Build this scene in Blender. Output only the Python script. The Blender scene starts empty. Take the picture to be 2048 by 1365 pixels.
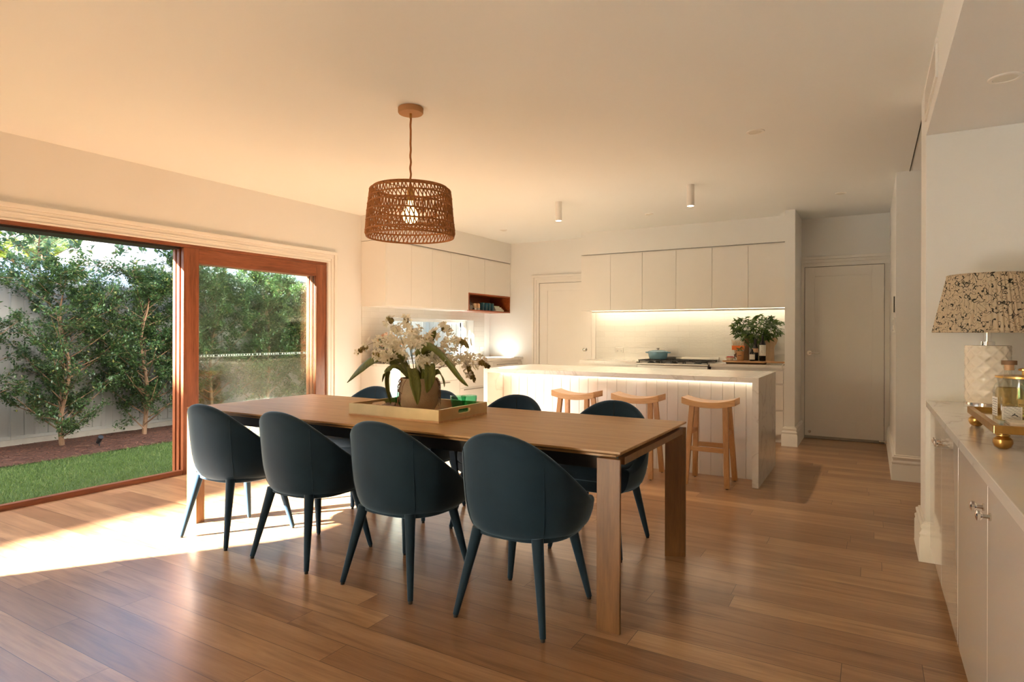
import bpy, bmesh, math, random
from mathutils import Vector, Matrix
PI = math.pi
C = bpy.context.scene.collection
SC = bpy.context.scene

# ------------------------------------------------------------------ camera
TH = math.atan(718 / 1225)
cd = bpy.data.cameras.new('camera'); cam = bpy.data.objects.new('camera', cd); C.objects.link(cam)
cd.sensor_width = 36; cd.lens = 36 * 1225 / 2048
cd.shift_y = -13.5 / 2048
cd.clip_start = 0.02; cd.clip_end = 300
cam.location = (0, 0, 1.25)
cam.rotation_euler = (Matrix.Rotation(TH, 4, 'Z') @ Matrix.Rotation(PI / 2, 4, 'X') @ Matrix.Rotation(math.radians(0.15), 4, 'Z')).to_euler()
SC.camera = cam

# ------------------------------------------------------------------ sky, sun, exposure
SC.view_settings.view_transform = 'Standard'; SC.view_settings.look = 'None'
SC.view_settings.gamma = 1; SC.view_settings.use_curve_mapping = False
SC.view_settings.exposure = 1.4
w = bpy.data.worlds.new('sky'); SC.world = w; w.use_nodes = True
nt = w.node_tree; bg = nt.nodes['Background']
sky = nt.nodes.new('ShaderNodeTexSky'); sky.sky_type = 'NISHITA'; sky.sun_disc = False
sky.sun_elevation = math.radians(25); sky.sun_rotation = math.atan2(-0.574, -0.819)
sky.air_density = 1.0; sky.dust_density = 3.0; sky.ozone_density = 1.0
nt.links.new(sky.outputs[0], bg.inputs[0]); bg.inputs[1].default_value = 0.5
sl = bpy.data.lights.new('sun', 'SUN'); so = bpy.data.objects.new('sun', sl); C.objects.link(so)
SUN = Vector((0.574, 0.819, -0.467)).normalized()
so.rotation_euler = SUN.to_track_quat('-Z', 'Y').to_euler()
sl.energy = 60; sl.angle = math.radians(1.0); sl.color = (1.0, 0.985, 0.94)
SC.cycles.max_bounces = 10; SC.cycles.diffuse_bounces = 6; SC.cycles.glossy_bounces = 5
SC.cycles.transparent_max_bounces = 24; SC.cycles.transmission_bounces = 8
SC.cycles.sample_clamp_indirect = 10.0
SC.cycles.blur_glossy = 1.0

# ------------------------------------------------------------------ materials
def lin(c):
    return tuple(((x / 255) / 12.92 if x / 255 <= .04045 else ((x / 255 + .055) / 1.055) ** 2.4) for x in c)
class NT:
    def __init__(s, name):
        s.m = bpy.data.materials.new(name); s.m.use_nodes = True; s.t = s.m.node_tree
        s.b = s.t.nodes['Principled BSDF']
    def n(s, typ, **kw):
        o = s.t.nodes.new('ShaderNode' + typ)
        for k, v in kw.items(): setattr(o, k, v)
        return o
    def l(s, a, b): s.t.links.new(a, b)
    def math(s, op, a, b=None, c=None):
        o = s.n('Math', operation=op)
        for i, v in enumerate((a, b, c)):
            if v is None: continue
            if isinstance(v, (int, float)): o.inputs[i].default_value = v
            else: s.l(v, o.inputs[i])
        return o.outputs[0]
    def mix(s, f, a, b):
        o = s.n('Mix', data_type='RGBA')
        for i, v in ((0, f), (6, a), (7, b)):
            if isinstance(v, (int, float)): o.inputs[i].default_value = v
            elif isinstance(v, (tuple, list)): o.inputs[i].default_value = (*v[:3], 1)
            else: s.l(v, o.inputs[i])
        return o.outputs[2]
    def pos(s): return s.n('NewGeometry').outputs['Position']
    def obj(s): return s.n('TexCoord').outputs['Object']
    def mapv(s, v, sc=(1, 1, 1), rot=(0, 0, 0), loc=(0, 0, 0)):
        o = s.n('Mapping'); o.inputs['Scale'].default_value = sc; o.inputs['Rotation'].default_value = rot; o.inputs['Location'].default_value = loc
        s.l(v, o.inputs[0]); return o.outputs[0]
    def noise(s, v, scale=5, detail=3, rough=.5, dist=0):
        o = s.n('TexNoise'); o.inputs['Scale'].default_value = scale; o.inputs['Detail'].default_value = detail
        o.inputs['Roughness'].default_value = rough; o.inputs['Distortion'].default_value = dist
        s.l(v, o.inputs['Vector']); return o.outputs['Fac']
    def ramp(s, v, stops):
        o = s.n('ValToRGB'); e = o.color_ramp.elements
        while len(e) < len(stops): e.new(.5)
        for i, (p, c) in enumerate(stops):
            e[i].position = p; e[i].color = (*c, 1) if len(c) == 3 else c
        s.l(v, o.inputs[0]); return o.outputs[0]
    def bump(s, h, strength=.3, dist=.01):
        o = s.n('Bump'); o.inputs['Strength'].default_value = strength; o.inputs['Distance'].default_value = dist
        s.l(h, o.inputs['Height']); s.l(o.outputs[0], s.b.inputs['Normal'])
    def set(s, col=None, rough=None, metal=None, spec=None, **kw):
        b = s.b.inputs
        if col is not None:
            if isinstance(col, (tuple, list)): b['Base Color'].default_value = (*col[:3], 1)
            else: s.l(col, b['Base Color'])
        if rough is not None:
            if isinstance(rough, (int, float)): b['Roughness'].default_value = rough
            else: s.l(rough, b['Roughness'])
        if metal is not None: b['Metallic'].default_value = metal
        if spec is not None: b['Specular IOR Level'].default_value = spec
        for k, v in kw.items(): b[k.replace('_', ' ')].default_value = v
        return s.m

def plain(name, col, rough=.5, metal=0, var=.06, scale=8, bump=0, bscale=200, **kw):
    t = NT(name); v = t.obj()
    n = t.noise(v, scale, 3)
    a = tuple(max(0, x * (1 - var)) for x in col); b = tuple(min(1, x * (1 + var)) for x in col)
    t.set(t.mix(n, a, b), rough, metal, **kw)
    if bump: t.bump(t.noise(v, bscale, 2), bump, .002)
    return t.m

def wood(name, c1, c2, axis='X', rough=.4, scale=1.0, contrast=1.0):
    t = NT(name); v = t.obj()
    sc = {'X': (.8, 9, 9), 'Y': (9, .8, 9), 'Z': (9, 9, .8)}[axis]
    mv = t.mapv(v, tuple(q * scale for q in sc))
    n1 = t.noise(mv, 2.2, 4, .6, .6)
    n2 = t.noise(mv, 12, 3, .6, .2)
    f = t.math('ADD', t.math('MULTIPLY', n1, .65), t.math('MULTIPLY', n2, .35))
    f = t.ramp(f, [(.5 - .18 / contrast, (0, 0, 0)), (.5 + .18 / contrast, (1, 1, 1))])
    t.set(t.mix(f, c1, c2), rough)
    t.bump(n2, .08, .002)
    return t.m

WALLC = (.79, .785, .762)
M = {}
M['wall'] = plain('wall_paint', WALLC, .75, var=.012, scale=2)
M['ceiling'] = plain('ceiling_paint', (.81, .825, .805), .85, var=.012, scale=2)
M['trim'] = plain('trim_enamel', (.82, .795, .75), .35, var=.01)
M['cab'] = plain('satin_cabinet', (.80, .775, .735), .42, var=.01)
M['cabgloss'] = plain('gloss_cabinet', (.80, .77, .72), .12, var=.01, Coat_Weight=.5, Coat_Roughness=.05)
M['dark'] = plain('dark_gap', (.03, .028, .025), .6)
M['black'] = plain('black_metal', (.012, .012, .012), .45)
M['chrome'] = plain('polished_nickel', (.72, .70, .66), .12, 1, var=.02)
M['steel'] = plain('brushed_steel', (.42, .40, .38), .34, 1, var=.05)
M['brass'] = plain('aged_brass', (.55, .33, .10), .3, 1, var=.25, scale=40)
M['gold'] = plain('champagne_leaf', (.62, .47, .26), .38, 1, var=.15, scale=12)
M['white'] = plain('white_plastic', (.83, .80, .75), .4, var=.01)
M['jarrah'] = wood('red_hardwood', lin((104, 58, 36)), lin((156, 94, 62)), 'Z', .32)
M['jarrah_y'] = wood('red_hardwood_rail', lin((104, 58, 36)), lin((156, 94, 62)), 'Y', .32)
M['oak'] = wood('oak_top', lin((156, 114, 64)), lin((188, 146, 92)), 'X', .42, 1.0)
M['oak_z'] = wood('oak_leg', lin((98, 64, 32)), lin((130, 90, 50)), 'Z', .45, 1.2)
M['teak'] = wood('teak_seat', lin((168, 118, 66)), lin((202, 156, 100)), 'X', .5, 2)
M['teak_z'] = wood('teak_leg', lin((160, 108, 60)), lin((194, 146, 90)), 'Z', .5, 2)
M['niche'] = wood('niche_timber', lin((120, 56, 22)), lin((176, 94, 46)), 'Y', .4, 1.5)
M['board'] = wood('board_timber', lin((186, 138, 92)), lin((214, 170, 124)), 'X', .5, 2)
M['pale_board'] = wood('pale_timber', lin((206, 168, 130)), lin((226, 194, 158)), 'Z', .5, 2)
M['rope'] = plain('jute_rope', lin((170, 112, 62)), .85, var=.3, scale=60, bump=.6, bscale=400)
M['kraft'] = plain('kraft_paper', lin((178, 132, 88)), .8)
M['green_leaf'] = plain('green_leaf', lin((70, 104, 40)), .45, var=.35, scale=6)
M['herb'] = plain('herb_green', lin((60, 100, 40)), .5, var=.3, scale=30)
M['terracotta_bag'] = plain('orange_paper', lin((240, 130, 60)), .6)
M['red'] = plain('red_food', lin((190, 20, 24)), .4)
M['brownfood'] = plain('brown_nuts', lin((100, 60, 44)), .6, var=.4, scale=80)
M['label'] = plain('paper_label', (.75, .72, .64), .6)
M['ink'] = plain('label_ink', (.06, .055, .05), .6)
M['concrete'] = plain('concrete', lin((150, 142, 130)), .85, var=.15, scale=10, bump=.3, bscale=60)
M['fence'] = plain('painted_fence', lin((150, 146, 138)), .45, var=.03)
M['board_white'] = plain('weatherboard', lin((225, 224, 220)), .6, var=.02)
M['roof'] = plain('pale_metal_roof', lin((226, 228, 232)), .4, var=.02)
M['bark'] = plain('shrub_bark', lin((122, 92, 66)), .85, var=.3, scale=30)

def floor_mat():
    t = NT('hardwood_floor'); p = t.pos()
    sx = t.n('SeparateXYZ'); t.l(p, sx.inputs[0]); x, y = sx.outputs[0], sx.outputs[1]
    BW = .143
    ry = t.math('DIVIDE', t.math('ADD', y, 20.09), BW); row = t.math('FLOOR', ry)
    wn = t.n('TexWhiteNoise', noise_dimensions='1D'); t.l(row, wn.inputs['W'])
    xs = t.math('DIVIDE', t.math('ADD', t.math('ADD', x, 30), t.math('MULTIPLY', wn.outputs[0], 7.3)), 1.65)
    cell = t.math('FLOOR', xs)
    cv = t.n('CombineXYZ'); t.l(row, cv.inputs[0]); t.l(cell, cv.inputs[1])
    w2 = t.n('TexWhiteNoise', noise_dimensions='3D'); t.l(cv.outputs[0], w2.inputs['Vector'])
    rnd = w2.outputs[0]
    gv = t.n('CombineXYZ')
    t.l(t.math('MULTIPLY', x, 1.0), gv.inputs[0]); t.l(t.math('MULTIPLY', y, 9.0), gv.inputs[1]); t.l(t.math('MULTIPLY', rnd, 40), gv.inputs[2])
    big = t.noise(gv.outputs[0], 1.3, 3, .55, 1.3)
    gv2 = t.n('CombineXYZ')
    t.l(t.math('MULTIPLY', x, 3.0), gv2.inputs[0]); t.l(t.math('MULTIPLY', y, 60.0), gv2.inputs[1]); t.l(t.math('MULTIPLY', rnd, 40), gv2.inputs[2])
    fine = t.noise(gv2.outputs[0], 1.5, 3, .6, .3)
    f = t.math('ADD', t.math('MULTIPLY', big, .62), t.math('MULTIPLY', fine, .38))
    col = t.ramp(f, [(.30, lin((130, 98, 68))), (.44, lin((164, 130, 96))), (.56, lin((180, 146, 110))), (.72, lin((194, 163, 128)))])
    tone = t.ramp(rnd, [(0, lin((206, 190, 176))), (.35, lin((226, 214, 206))), (.7, lin((244, 236, 228))), (1, lin((255, 250, 240)))])
    o = t.n('Mix', data_type='RGBA', blend_type='MULTIPLY'); o.inputs[0].default_value = 1
    t.l(col, o.inputs[6]); t.l(tone, o.inputs[7])
    fy = t.math('FRACT', ry); fx = t.math('FRACT', xs)
    dy = t.math('MINIMUM', fy, t.math('SUBTRACT', 1, fy)); dx = t.math('MINIMUM', fx, t.math('SUBTRACT', 1, fx))
    gap = t.math('MINIMUM', t.math('MULTIPLY', dy, BW), t.math('MULTIPLY', dx, 1.65))
    g = t.math('LESS_THAN', gap, .0011)
    t.set(t.mix(g, o.outputs[2], lin((70, 42, 26))), t.math('ADD', .24, t.math('MULTIPLY', fine, .14)), spec=.5)
    t.b.inputs['Coat Weight'].default_value = .25; t.b.inputs['Coat Roughness'].default_value = .2
    h = t.math('ADD', t.math('MULTIPLY', t.math('MINIMUM', gap, .003), 300), t.math('MULTIPLY', big, .25))
    t.bump(h, .12, .002)
    return t.m
M['floor'] = floor_mat()

def marble(name, rough=.12, vein=.55):
    t = NT(name); v = t.pos()
    d = t.noise(v, 1.2, 4, .6, .8)
    n = t.n('TexNoise'); n.inputs['Scale'].default_value = 1.5; n.inputs['Detail'].default_value = 5; n.inputs['Roughness'].default_value = .55; n.inputs['Distortion'].default_value = 1.4
    t.l(v, n.inputs['Vector'])
    r = t.math('ABSOLUTE', t.math('SUBTRACT', n.outputs['Fac'], .5))
    line = t.ramp(r, [(0, (1, 1, 1)), (.012, (.25, .25, .25)), (.04, (0, 0, 0))])
    line2 = t.math('MULTIPLY', line, t.math('MULTIPLY', d, vein * 1.6))
    t.set(t.mix(line2, (.80, .775, .73), (.36, .32, .28)), rough)
    return t.m
M['marble'] = marble('veined_quartz', .12, .4)

def tile():
    t = NT('glazed_tile'); p = t.pos()
    sx = t.n('SeparateXYZ'); t.l(p, sx.inputs[0])
    cx = t.n('CombineXYZ'); t.l(t.math('ADD', sx.outputs[0], sx.outputs[1]), cx.inputs[0]); t.l(sx.outputs[2], cx.inputs[1])
    br = t.n('TexBrick'); br.offset = .5; br.inputs['Scale'].default_value = 1
    br.inputs['Brick Width'].default_value = .30; br.inputs['Row Height'].default_value = .076
    br.inputs['Mortar Size'].default_value = .0016; br.inputs['Mortar Smooth'].default_value = .1
    br.inputs['Color1'].default_value = (.68, .665, .62, 1); br.inputs['Color2'].default_value = (.71, .695, .65, 1); br.inputs['Mortar'].default_value = (.60, .58, .54, 1)
    t.l(cx.outputs[0], br.inputs['Vector'])
    t.set(br.outputs['Color'], .14)
    wv = t.noise(t.mapv(p, (5, 5, 16)), 3.2, 3, .5, 1.2)
    h = t.math('SUBTRACT', t.math('MULTIPLY', wv, .8), t.math('MULTIPLY', br.outputs['Fac'], .6))
    t.bump(h, .35, .006)
    return t.m
M['tile'] = tile()

def velvet():
    t = NT('navy_velvet'); v = t.obj()
    n = t.noise(v, 5, 4, .6, .6)
    t.set(t.mix(n, (.007, .019, .036), (.015, .040, .068)), .75)
    t.b.inputs['Sheen Weight'].default_value = .85; t.b.inputs['Sheen Roughness'].default_value = .38
    t.b.inputs['Sheen Tint'].default_value = (.45, .68, .9, 1); t.b.inputs['Specular IOR Level'].default_value = .2
    t.bump(t.noise(v, 500, 2), .15, .001)
    return t.m
M['velvet'] = velvet()

def thin_glass(name, tint=(.96, .985, .97), rough=0.0):
    t = NT(name); out = t.t.nodes['Material Output']; t.t.nodes.remove(t.b)
    tr = t.n('BsdfTransparent'); tr.inputs[0].default_value = (*tint, 1)
    gl = t.n('BsdfGlossy'); gl.inputs['Roughness'].default_value = rough
    fr = t.n('Fresnel'); t.l(t.math('ADD', 1.5, t.math('MULTIPLY', t.n('NewGeometry').outputs['Backfacing'], 1 / 1.5 - 1.5)), fr.inputs[0])
    mx = t.n('MixShader'); t.l(fr.outputs[0], mx.inputs[0]); t.l(tr.outputs[0], mx.inputs[1]); t.l(gl.outputs[0], mx.inputs[2])
    t.l(mx.outputs[0], out.inputs[0]); return t.m
M['glass'] = thin_glass('window_glass')
M['clear'] = thin_glass('clear_glass', (.93, .94, .92))
M['green_glass'] = thin_glass('green_glass', (.62, .92, .80), .02)
M['amber_glass'] = thin_glass('spirit_glass', (.97, .86, .58), .02)
M['teal_glass'] = plain('teal_glass', lin((30, 74, 92)), .1, var=.5, scale=20)
M['dark_glass'] = plain('dark_bottle', (.008, .007, .006), .08, var=.1)

def emit(name, col, s):
    t = NT(name); t.set(col, .5); t.b.inputs['Emission Color'].default_value = (*col, 1); t.b.inputs['Emission Strength'].default_value = s
    return t.m
M['led'] = emit('led_strip', (1, .84, .62), 5)
M['bulb'] = emit('bulb_glow', (1, .70, .30), 2.6)
M['spot'] = emit('spot_lens', (1, .86, .66), 25)

def leafmat(name, c1, c2, c3=None, trans=.25, rough=.42):
    t = NT(name)
    oi = t.n('NewGeometry').outputs['Random Per Island']
    stops = [(0, c1), (.92, c2)] + ([(1, c3)] if c3 else [])
    col = t.ramp(oi, stops)
    t.set(col, rough); out = t.t.nodes['Material Output']
    tl = t.n('BsdfTranslucent'); t.l(col, tl.inputs[0])
    mx = t.n('MixShader'); mx.inputs[0].default_value = trans
    t.l(t.b.outputs[0], mx.inputs[1]); t.l(tl.outputs[0], mx.inputs[2]); t.l(mx.outputs[0], out.inputs[0])
    return t.m
M['shrub'] = leafmat('shrub_leaf', lin((40, 62, 34)), lin((84, 110, 58)), lin((134, 122, 66)), .3, .3)
M['shrub2'] = leafmat('bluegreen_leaf', lin((62, 88, 70)), lin((110, 138, 84)), lin((190, 140, 90)), .3, .35)
M['yellow_tree'] = leafmat('yellow_green_leaf', lin((120, 140, 40)), lin((190, 196, 70)), None, .45)
M['palm'] = leafmat('palm_leaf', lin((60, 80, 62)), lin((120, 136, 90)), None, .3)
M['grass'] = leafmat('lawn_blade', lin((54, 80, 30)), lin((108, 128, 62)), lin((150, 152, 104)), .35, .5)
M['soil'] = plain('lawn_soil', lin((50, 66, 30)), .95, var=.3, scale=20)
M['mulch'] = plain('bark_mulch', lin((90, 50, 34)), .95, var=.45, scale=60, bump=.8, bscale=90)
M['chip'] = leafmat('bark_chip', lin((54, 30, 20)), lin((122, 78, 56)), None, .0, .8)
M['aralia'] = leafmat('lobed_leaf', lin((44, 72, 24)), lin((96, 124, 50)), None, .3)
M['petal'] = leafmat('white_petal', lin((236, 232, 214)), lin((250, 246, 232)), None, .45, .5)
M['bud'] = leafmat('green_brown_bud', lin((112, 92, 36)), lin((150, 132, 66)), None, .2, .5)
M['pink_petal'] = leafmat('blush_petal', lin((214, 170, 140)), lin((236, 208, 184)), None, .3, .5)
M['sage'] = leafmat('sage_leaf', lin((150, 160, 150)), lin((206, 212, 200)), None, .2, .6)

def strap():
    t = NT('strap_leaf'); v = t.obj()
    n = t.noise(t.mapv(v, (60, 60, 4)), 2, 2)
    col = t.mix(n, lin((66, 78, 26)), lin((134, 138, 62)))
    t.set(col, .4); out = t.t.nodes['Material Output']
    tl = t.n('BsdfTranslucent'); t.l(col, tl.inputs[0]); mx = t.n('MixShader'); mx.inputs[0].default_value = .25
    t.l(t.b.outputs[0], mx.inputs[1]); t.l(tl.outputs[0], mx.inputs[2]); t.l(mx.outputs[0], out.inputs[0])
    return t.m
M['strap'] = strap()

def pot_mat():
    t = NT('textured_clay'); v = t.obj()
    n = t.noise(v, 14, 4, .6); n2 = t.noise(v, 140, 3, .7)
    t.set(t.mix(t.math('ADD', t.math('MULTIPLY', n, .6), t.math('MULTIPLY', n2, .4)), lin((138, 116, 88)), lin((192, 168, 134))), .9)
    t.bump(n2, .8, .004); return t.m
M['clay'] = pot_mat()

def floral():
    t = NT('floral_pleated_cotton'); v = t.obj()
    n = t.n('TexNoise'); n.inputs['Scale'].default_value = 26; n.inputs['Detail'].default_value = 0; n.inputs['Distortion'].default_value = 1.6; t.l(v, n.inputs['Vector'])
    r = t.math('ABSOLUTE', t.math('SUBTRACT', n.outputs['Fac'], .5))
    a = t.math('LESS_THAN', r, .026)
    vo = t.n('TexVoronoi'); vo.inputs['Scale'].default_value = 30; t.l(v, vo.inputs['Vector'])
    ring = t.math('LESS_THAN', t.math('ABSOLUTE', t.math('SUBTRACT', vo.outputs['Distance'], .30)), .05)
    vr = t.n('TexVoronoi'); vr.inputs['Scale'].default_value = 9; t.l(v, vr.inputs['Vector'])
    msk = t.math('LESS_THAN', vr.outputs['Distance'], .42)
    f = t.math('MAXIMUM', a, t.math('MULTIPLY', ring, msk))
    col = t.mix(f, lin((214, 196, 168)), lin((58, 56, 48)))
    t.set(col, .85); out = t.t.nodes['Material Output']
    tl = t.n('BsdfTranslucent'); t.l(col, tl.inputs[0]); mx = t.n('MixShader'); mx.inputs[0].default_value = .3
    t.l(t.b.outputs[0], mx.inputs[1]); t.l(tl.outputs[0], mx.inputs[2]); t.l(mx.outputs[0], out.inputs[0])
    return t.m
M['floral'] = floral()
M['ceramic'] = plain('cream_glaze', lin((226, 216, 200)), .18, var=.02)
M['enamel_blue'] = plain('blue_enamel', lin((122, 164, 184)), .15, var=.06, scale=6)
M['napkin'] = plain('printed_napkin', lin((150, 130, 122)), .9, var=.45, scale=50)
M['greybowl'] = plain('grey_stoneware', lin((158, 148, 138)), .6, var=.08, scale=20)
M['sill_al'] = plain('aluminium_seal', lin((168, 166, 160)), .4, .6)

# ------------------------------------------------------------------ mesh helpers
class MB:
    def __init__(s): s.bm = bmesh.new()
    def box(s, x0, x1, y0, y1, z0, z1, mat=None):
        vs = [s.bm.verts.new((x, y, z)) for z in (z0, z1) for x, y in ((x0, y0), (x1, y0), (x1, y1), (x0, y1))]
        if mat is not None:
            for v in vs: v.co = mat @ v.co
        for f in ((3, 2, 1, 0), (4, 5, 6, 7), (0, 1, 5, 4), (1, 2, 6, 5), (2, 3, 7, 6), (3, 0, 4, 7)):
            s.bm.faces.new([vs[i] for i in f])
        return s
    def tube(s, pts, r, n=8, cap=True, closed=False):
        pts = [Vector(p) for p in pts]; m = len(pts)
        rr = r if isinstance(r, (list, tuple)) else [r] * m
        prev = None; rings = []
        for i, p in enumerate(pts):
            if closed: d = pts[(i + 1) % m] - pts[i - 1]
            else: d = pts[min(i + 1, m - 1)] - pts[max(i - 1, 0)]
            d.normalize()
            if prev is None:
                a = Vector((0, 0, 1)) if abs(d.z) < .9 else Vector((1, 0, 0)); u = d.cross(a).normalized()
            else:
                u = (prev - d * prev.dot(d)).normalized()
            prev = u; v = d.cross(u)
            rings.append([s.bm.verts.new(p + (u * math.cos(2 * PI * k / n) + v * math.sin(2 * PI * k / n)) * rr[i]) for k in range(n)])
        for i in range(m if closed else m - 1):
            A, B = rings[i], rings[(i + 1) % m]
            for k in range(n): s.bm.faces.new((A[k], A[(k + 1) % n], B[(k + 1) % n], B[k]))
        if cap and not closed:
            s.bm.faces.new(rings[0][::-1]); s.bm.faces.new(rings[-1])
        return s
    def lathe(s, prof, c=(0, 0, 0), n=32, cap=True):
        rings = []
        for r, z in prof:
            rings.append([s.bm.verts.new((c[0] + r * math.cos(2 * PI * k / n), c[1] + r * math.sin(2 * PI * k / n), c[2] + z)) for k in range(n)])
        for A, B in zip(rings, rings[1:]):
            for k in range(n): s.bm.faces.new((A[k], A[(k + 1) % n], B[(k + 1) % n], B[k]))
        if cap:
            s.bm.faces.new(rings[0][::-1]); s.bm.faces.new(rings[-1])
        return s
    def prism(s, poly, z0, z1, mat=None):
        a = [s.bm.verts.new((x, y, z0)) for x, y in poly]; b = [s.bm.verts.new((x, y, z1)) for x, y in poly]
        if mat is not None:
            for v in a + b: v.co = mat @ v.co
        n = len(poly); s.bm.faces.new(a[::-1]); s.bm.faces.new(b)
        for k in range(n): s.bm.faces.new((a[k], a[(k + 1) % n], b[(k + 1) % n], b[k]))
        return s
    def grid(s, P):
        V = [[s.bm.verts.new(p) for p in row] for row in P]
        for i in range(len(V) - 1):
            for j in range(len(V[0]) - 1):
                s.bm.faces.new((V[i][j], V[i + 1][j], V[i + 1][j + 1], V[i][j + 1]))
        return V
    def poly(s, pts):
        s.bm.faces.new([s.bm.verts.new(p) for p in pts]); return s
    def sphere(s, c, r, sc=(1, 1, 1), u=16, v=10):
        bmesh.ops.create_uvsphere(s.bm, u_segments=u, v_segments=v, radius=r, matrix=Matrix.Translation(c) @ Matrix.Diagonal((*sc, 1)))
        return s
    def build(s, name, mat, parent=None, smooth=True, bevel=0, seg=2, fix=True, ang=35):
        if fix: bmesh.ops.recalc_face_normals(s.bm, faces=s.bm.faces)
        me = bpy.data.meshes.new(name); s.bm.to_mesh(me); s.bm.free()
        if parent is not None:
            # geometry is given in the parent's space
            pass
        me.materials.append(mat if not isinstance(mat, str) else M[mat])
        if smooth:
            me.polygons.foreach_set('use_smooth', [True] * len(me.polygons)); me.set_sharp_from_angle(angle=math.radians(ang))
        o = bpy.data.objects.new(name, me); C.objects.link(o)
        if parent is not None: o.parent = parent
        if bevel:
            b = o.modifiers.new('bevel', 'BEVEL'); b.width = bevel; b.segments = seg; b.limit_method = 'ANGLE'; b.angle_limit = math.radians(40)
        return o
def tag(o, label=None, cat=None, group=None, kind=None):
    if label: o['label'] = label
    if cat: o['category'] = cat
    if group: o['group'] = group
    if kind: o['kind'] = kind
    return o
def thing(name, label, cat, loc=(0, 0, 0), rz=0, group=None):
    o = bpy.data.objects.new(name, None); o.empty_display_size = .1; C.objects.link(o)
    o.location = loc; o.rotation_euler = (0, 0, rz)
    return tag(o, label, cat, group)
def struct(name, mb, mat, **kw):
    return tag(mb.build(name, mat, smooth=False, **kw), kind='structure')
def sempty(name):
    o = bpy.data.objects.new(name, None); o.empty_display_size = .1; C.objects.link(o); return tag(o, kind='structure')
KIDS = {}
def dup(root, loc, rz=0, label=None, group=None):
    kids = list(root.children)
    r = root.copy(); C.objects.link(r); r.location = loc; r.rotation_euler = (0, 0, rz)
    if label: r['label'] = label
    if group: r['group'] = group
    for ch in kids:
        c = ch.copy(); C.objects.link(c); c.parent = r
        for g in list(ch.children):
            d = g.copy(); C.objects.link(d); d.parent = c
    return r
R = random.Random(7)

# ================================================================== ROOM SHELL
CZ = 2.66; XL = -5.25; YB = 8.25; YR = -3.6; XR2 = 2.6
struct('floor', MB().box(-5.25, 2.8, YR - .1, YB + .1, -.12, 0), 'floor')
struct('ceiling', MB().box(-5.6, 2.8, YR - .15, YB + .15, CZ, CZ + .15), 'ceiling')
# left wall with the door opening and the kitchen window
XO = -5.52; DY0, DY1, DZ = -1.0, 4.86, 2.045; WY0, WY1, WZ0, WZ1 = 5.95, 7.79, .90, 1.46
m = MB()
m.box(XO, XL, YR - .15, DY0, -.12, CZ); m.box(XO, XL, DY0, DY1, DZ, CZ); m.box(XO, XL, DY1, WY0, -.12, CZ)
m.box(XO, XL, WY0, WY1, -.12, WZ0); m.box(XO, XL, WY0, WY1, WZ1, CZ); m.box(XO, XL, WY1, YB + .15, -.12, CZ)
struct('wall_left', m, 'wall')
struct('wall_kitchen', MB().box(XL, .185, YB, YB + .15, -.12, CZ), 'wall')
struct('wall_pillar', MB().box(-.84, -.735, 7.52, YB, 0, CZ), 'wall')
struct('wall_hall', MB().box(.185, XR2, 6.25, YB + .15, -.12, CZ), 'wall')
m = MB(); m.box(.262, XR2 + .2, 4.09, 4.466, 0, CZ)
struct('wall_pier', m, 'wall')
struct('wall_far_right', MB().box(XR2, XR2 + .2, 4.466, 6.25, -.12, CZ), 'wall')
struct('wall_niche', MB().box(.90, 1.05, .95, 4.09, 0, CZ), 'wall')
struct('wall_near_pier', MB().box(.262, 2.8, .85, 1.0, 0, CZ), 'wall')
struct('ceiling_bulkhead', MB().box(.262, .90, 1.0, 4.09, 2.358, CZ), 'wall')
struct('wall_right', MB().box(2.6, 2.8, YR, .85, -.12, CZ), 'wall')
# rear wall behind the camera with an unseen window added for fill light
m = MB(); RW = (-4.9, -3.7, .1, 2.2)
m.box(XL, RW[0], YR - .15, YR, -.12, CZ); m.box(RW[1], 2.8, YR - .15, YR, -.12, CZ)
m.box(RW[0], RW[1], YR - .15, YR, -.12, RW[2]); m.box(RW[0], RW[1], YR - .15, YR, RW[3], CZ)
struct('wall_rear', m, 'wall')
wf = sempty('fill_window')
m = MB()
for x in (-4.9, -3.75): m.box(x, x + .05, YR - .1, YR - .05, .1, 2.2)
m.box(-4.9, -3.7, YR - .1, YR - .05, .1, .15); m.box(-4.9, -3.7, YR - .1, YR - .05, 2.15, 2.2)
m.build('window_frame', 'trim', wf); MB().box(-4.9, -3.7, YR - .08, YR - .072, .15, 2.15).build('glass_pane', 'glass', wf)
# bulkheads over the wall cabinets
struct('trim_1', MB().box(XL, -4.86, 5.39, YB, 2.357, CZ), 'wall')
struct('trim_2', MB().box(-3.50, -.84, 7.87, YB, 2.357, CZ), 'wall')
# fine ceiling joint in the hall
struct('trim_3', MB().box(.281, .287, 4.466, 6.25, CZ - .004, CZ), 'dark')

def skirt(m, x0, y0, x1, y1, nx, ny, ends=(0, 0)):
    """skirting from (x0,y0) to (x1,y1), projecting along (nx,ny)"""
    prof = [(0, 0), (.032, 0), (.030, .006), (.030, .128), (.026, .134), (.026, .146), (.029, .15), (.029, .158), (.021, .166), (.018, .180), (.024, .188), (.024, .198), (.012, .206), (.012, .214), (0, .218)]
    d = Vector((x1 - x0, y1 - y0)); L = d.length; d /= L
    for (ea, eb) in ((ends),):
        A = []; B = []
        for p, z in prof:
            A.append(m.bm.verts.new((x0 + nx * p - d.x * ea * p, y0 + ny * p - d.y * ea * p, z)))
            B.append(m.bm.verts.new((x1 + nx * p + d.x * eb * p, y1 + ny * p + d.y * eb * p, z)))
        for i in range(len(prof) - 1): m.bm.faces.new((A[i], B[i], B[i + 1], A[i + 1]))
        m.bm.faces.new(A); m.bm.faces.new(B[::-1])
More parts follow.
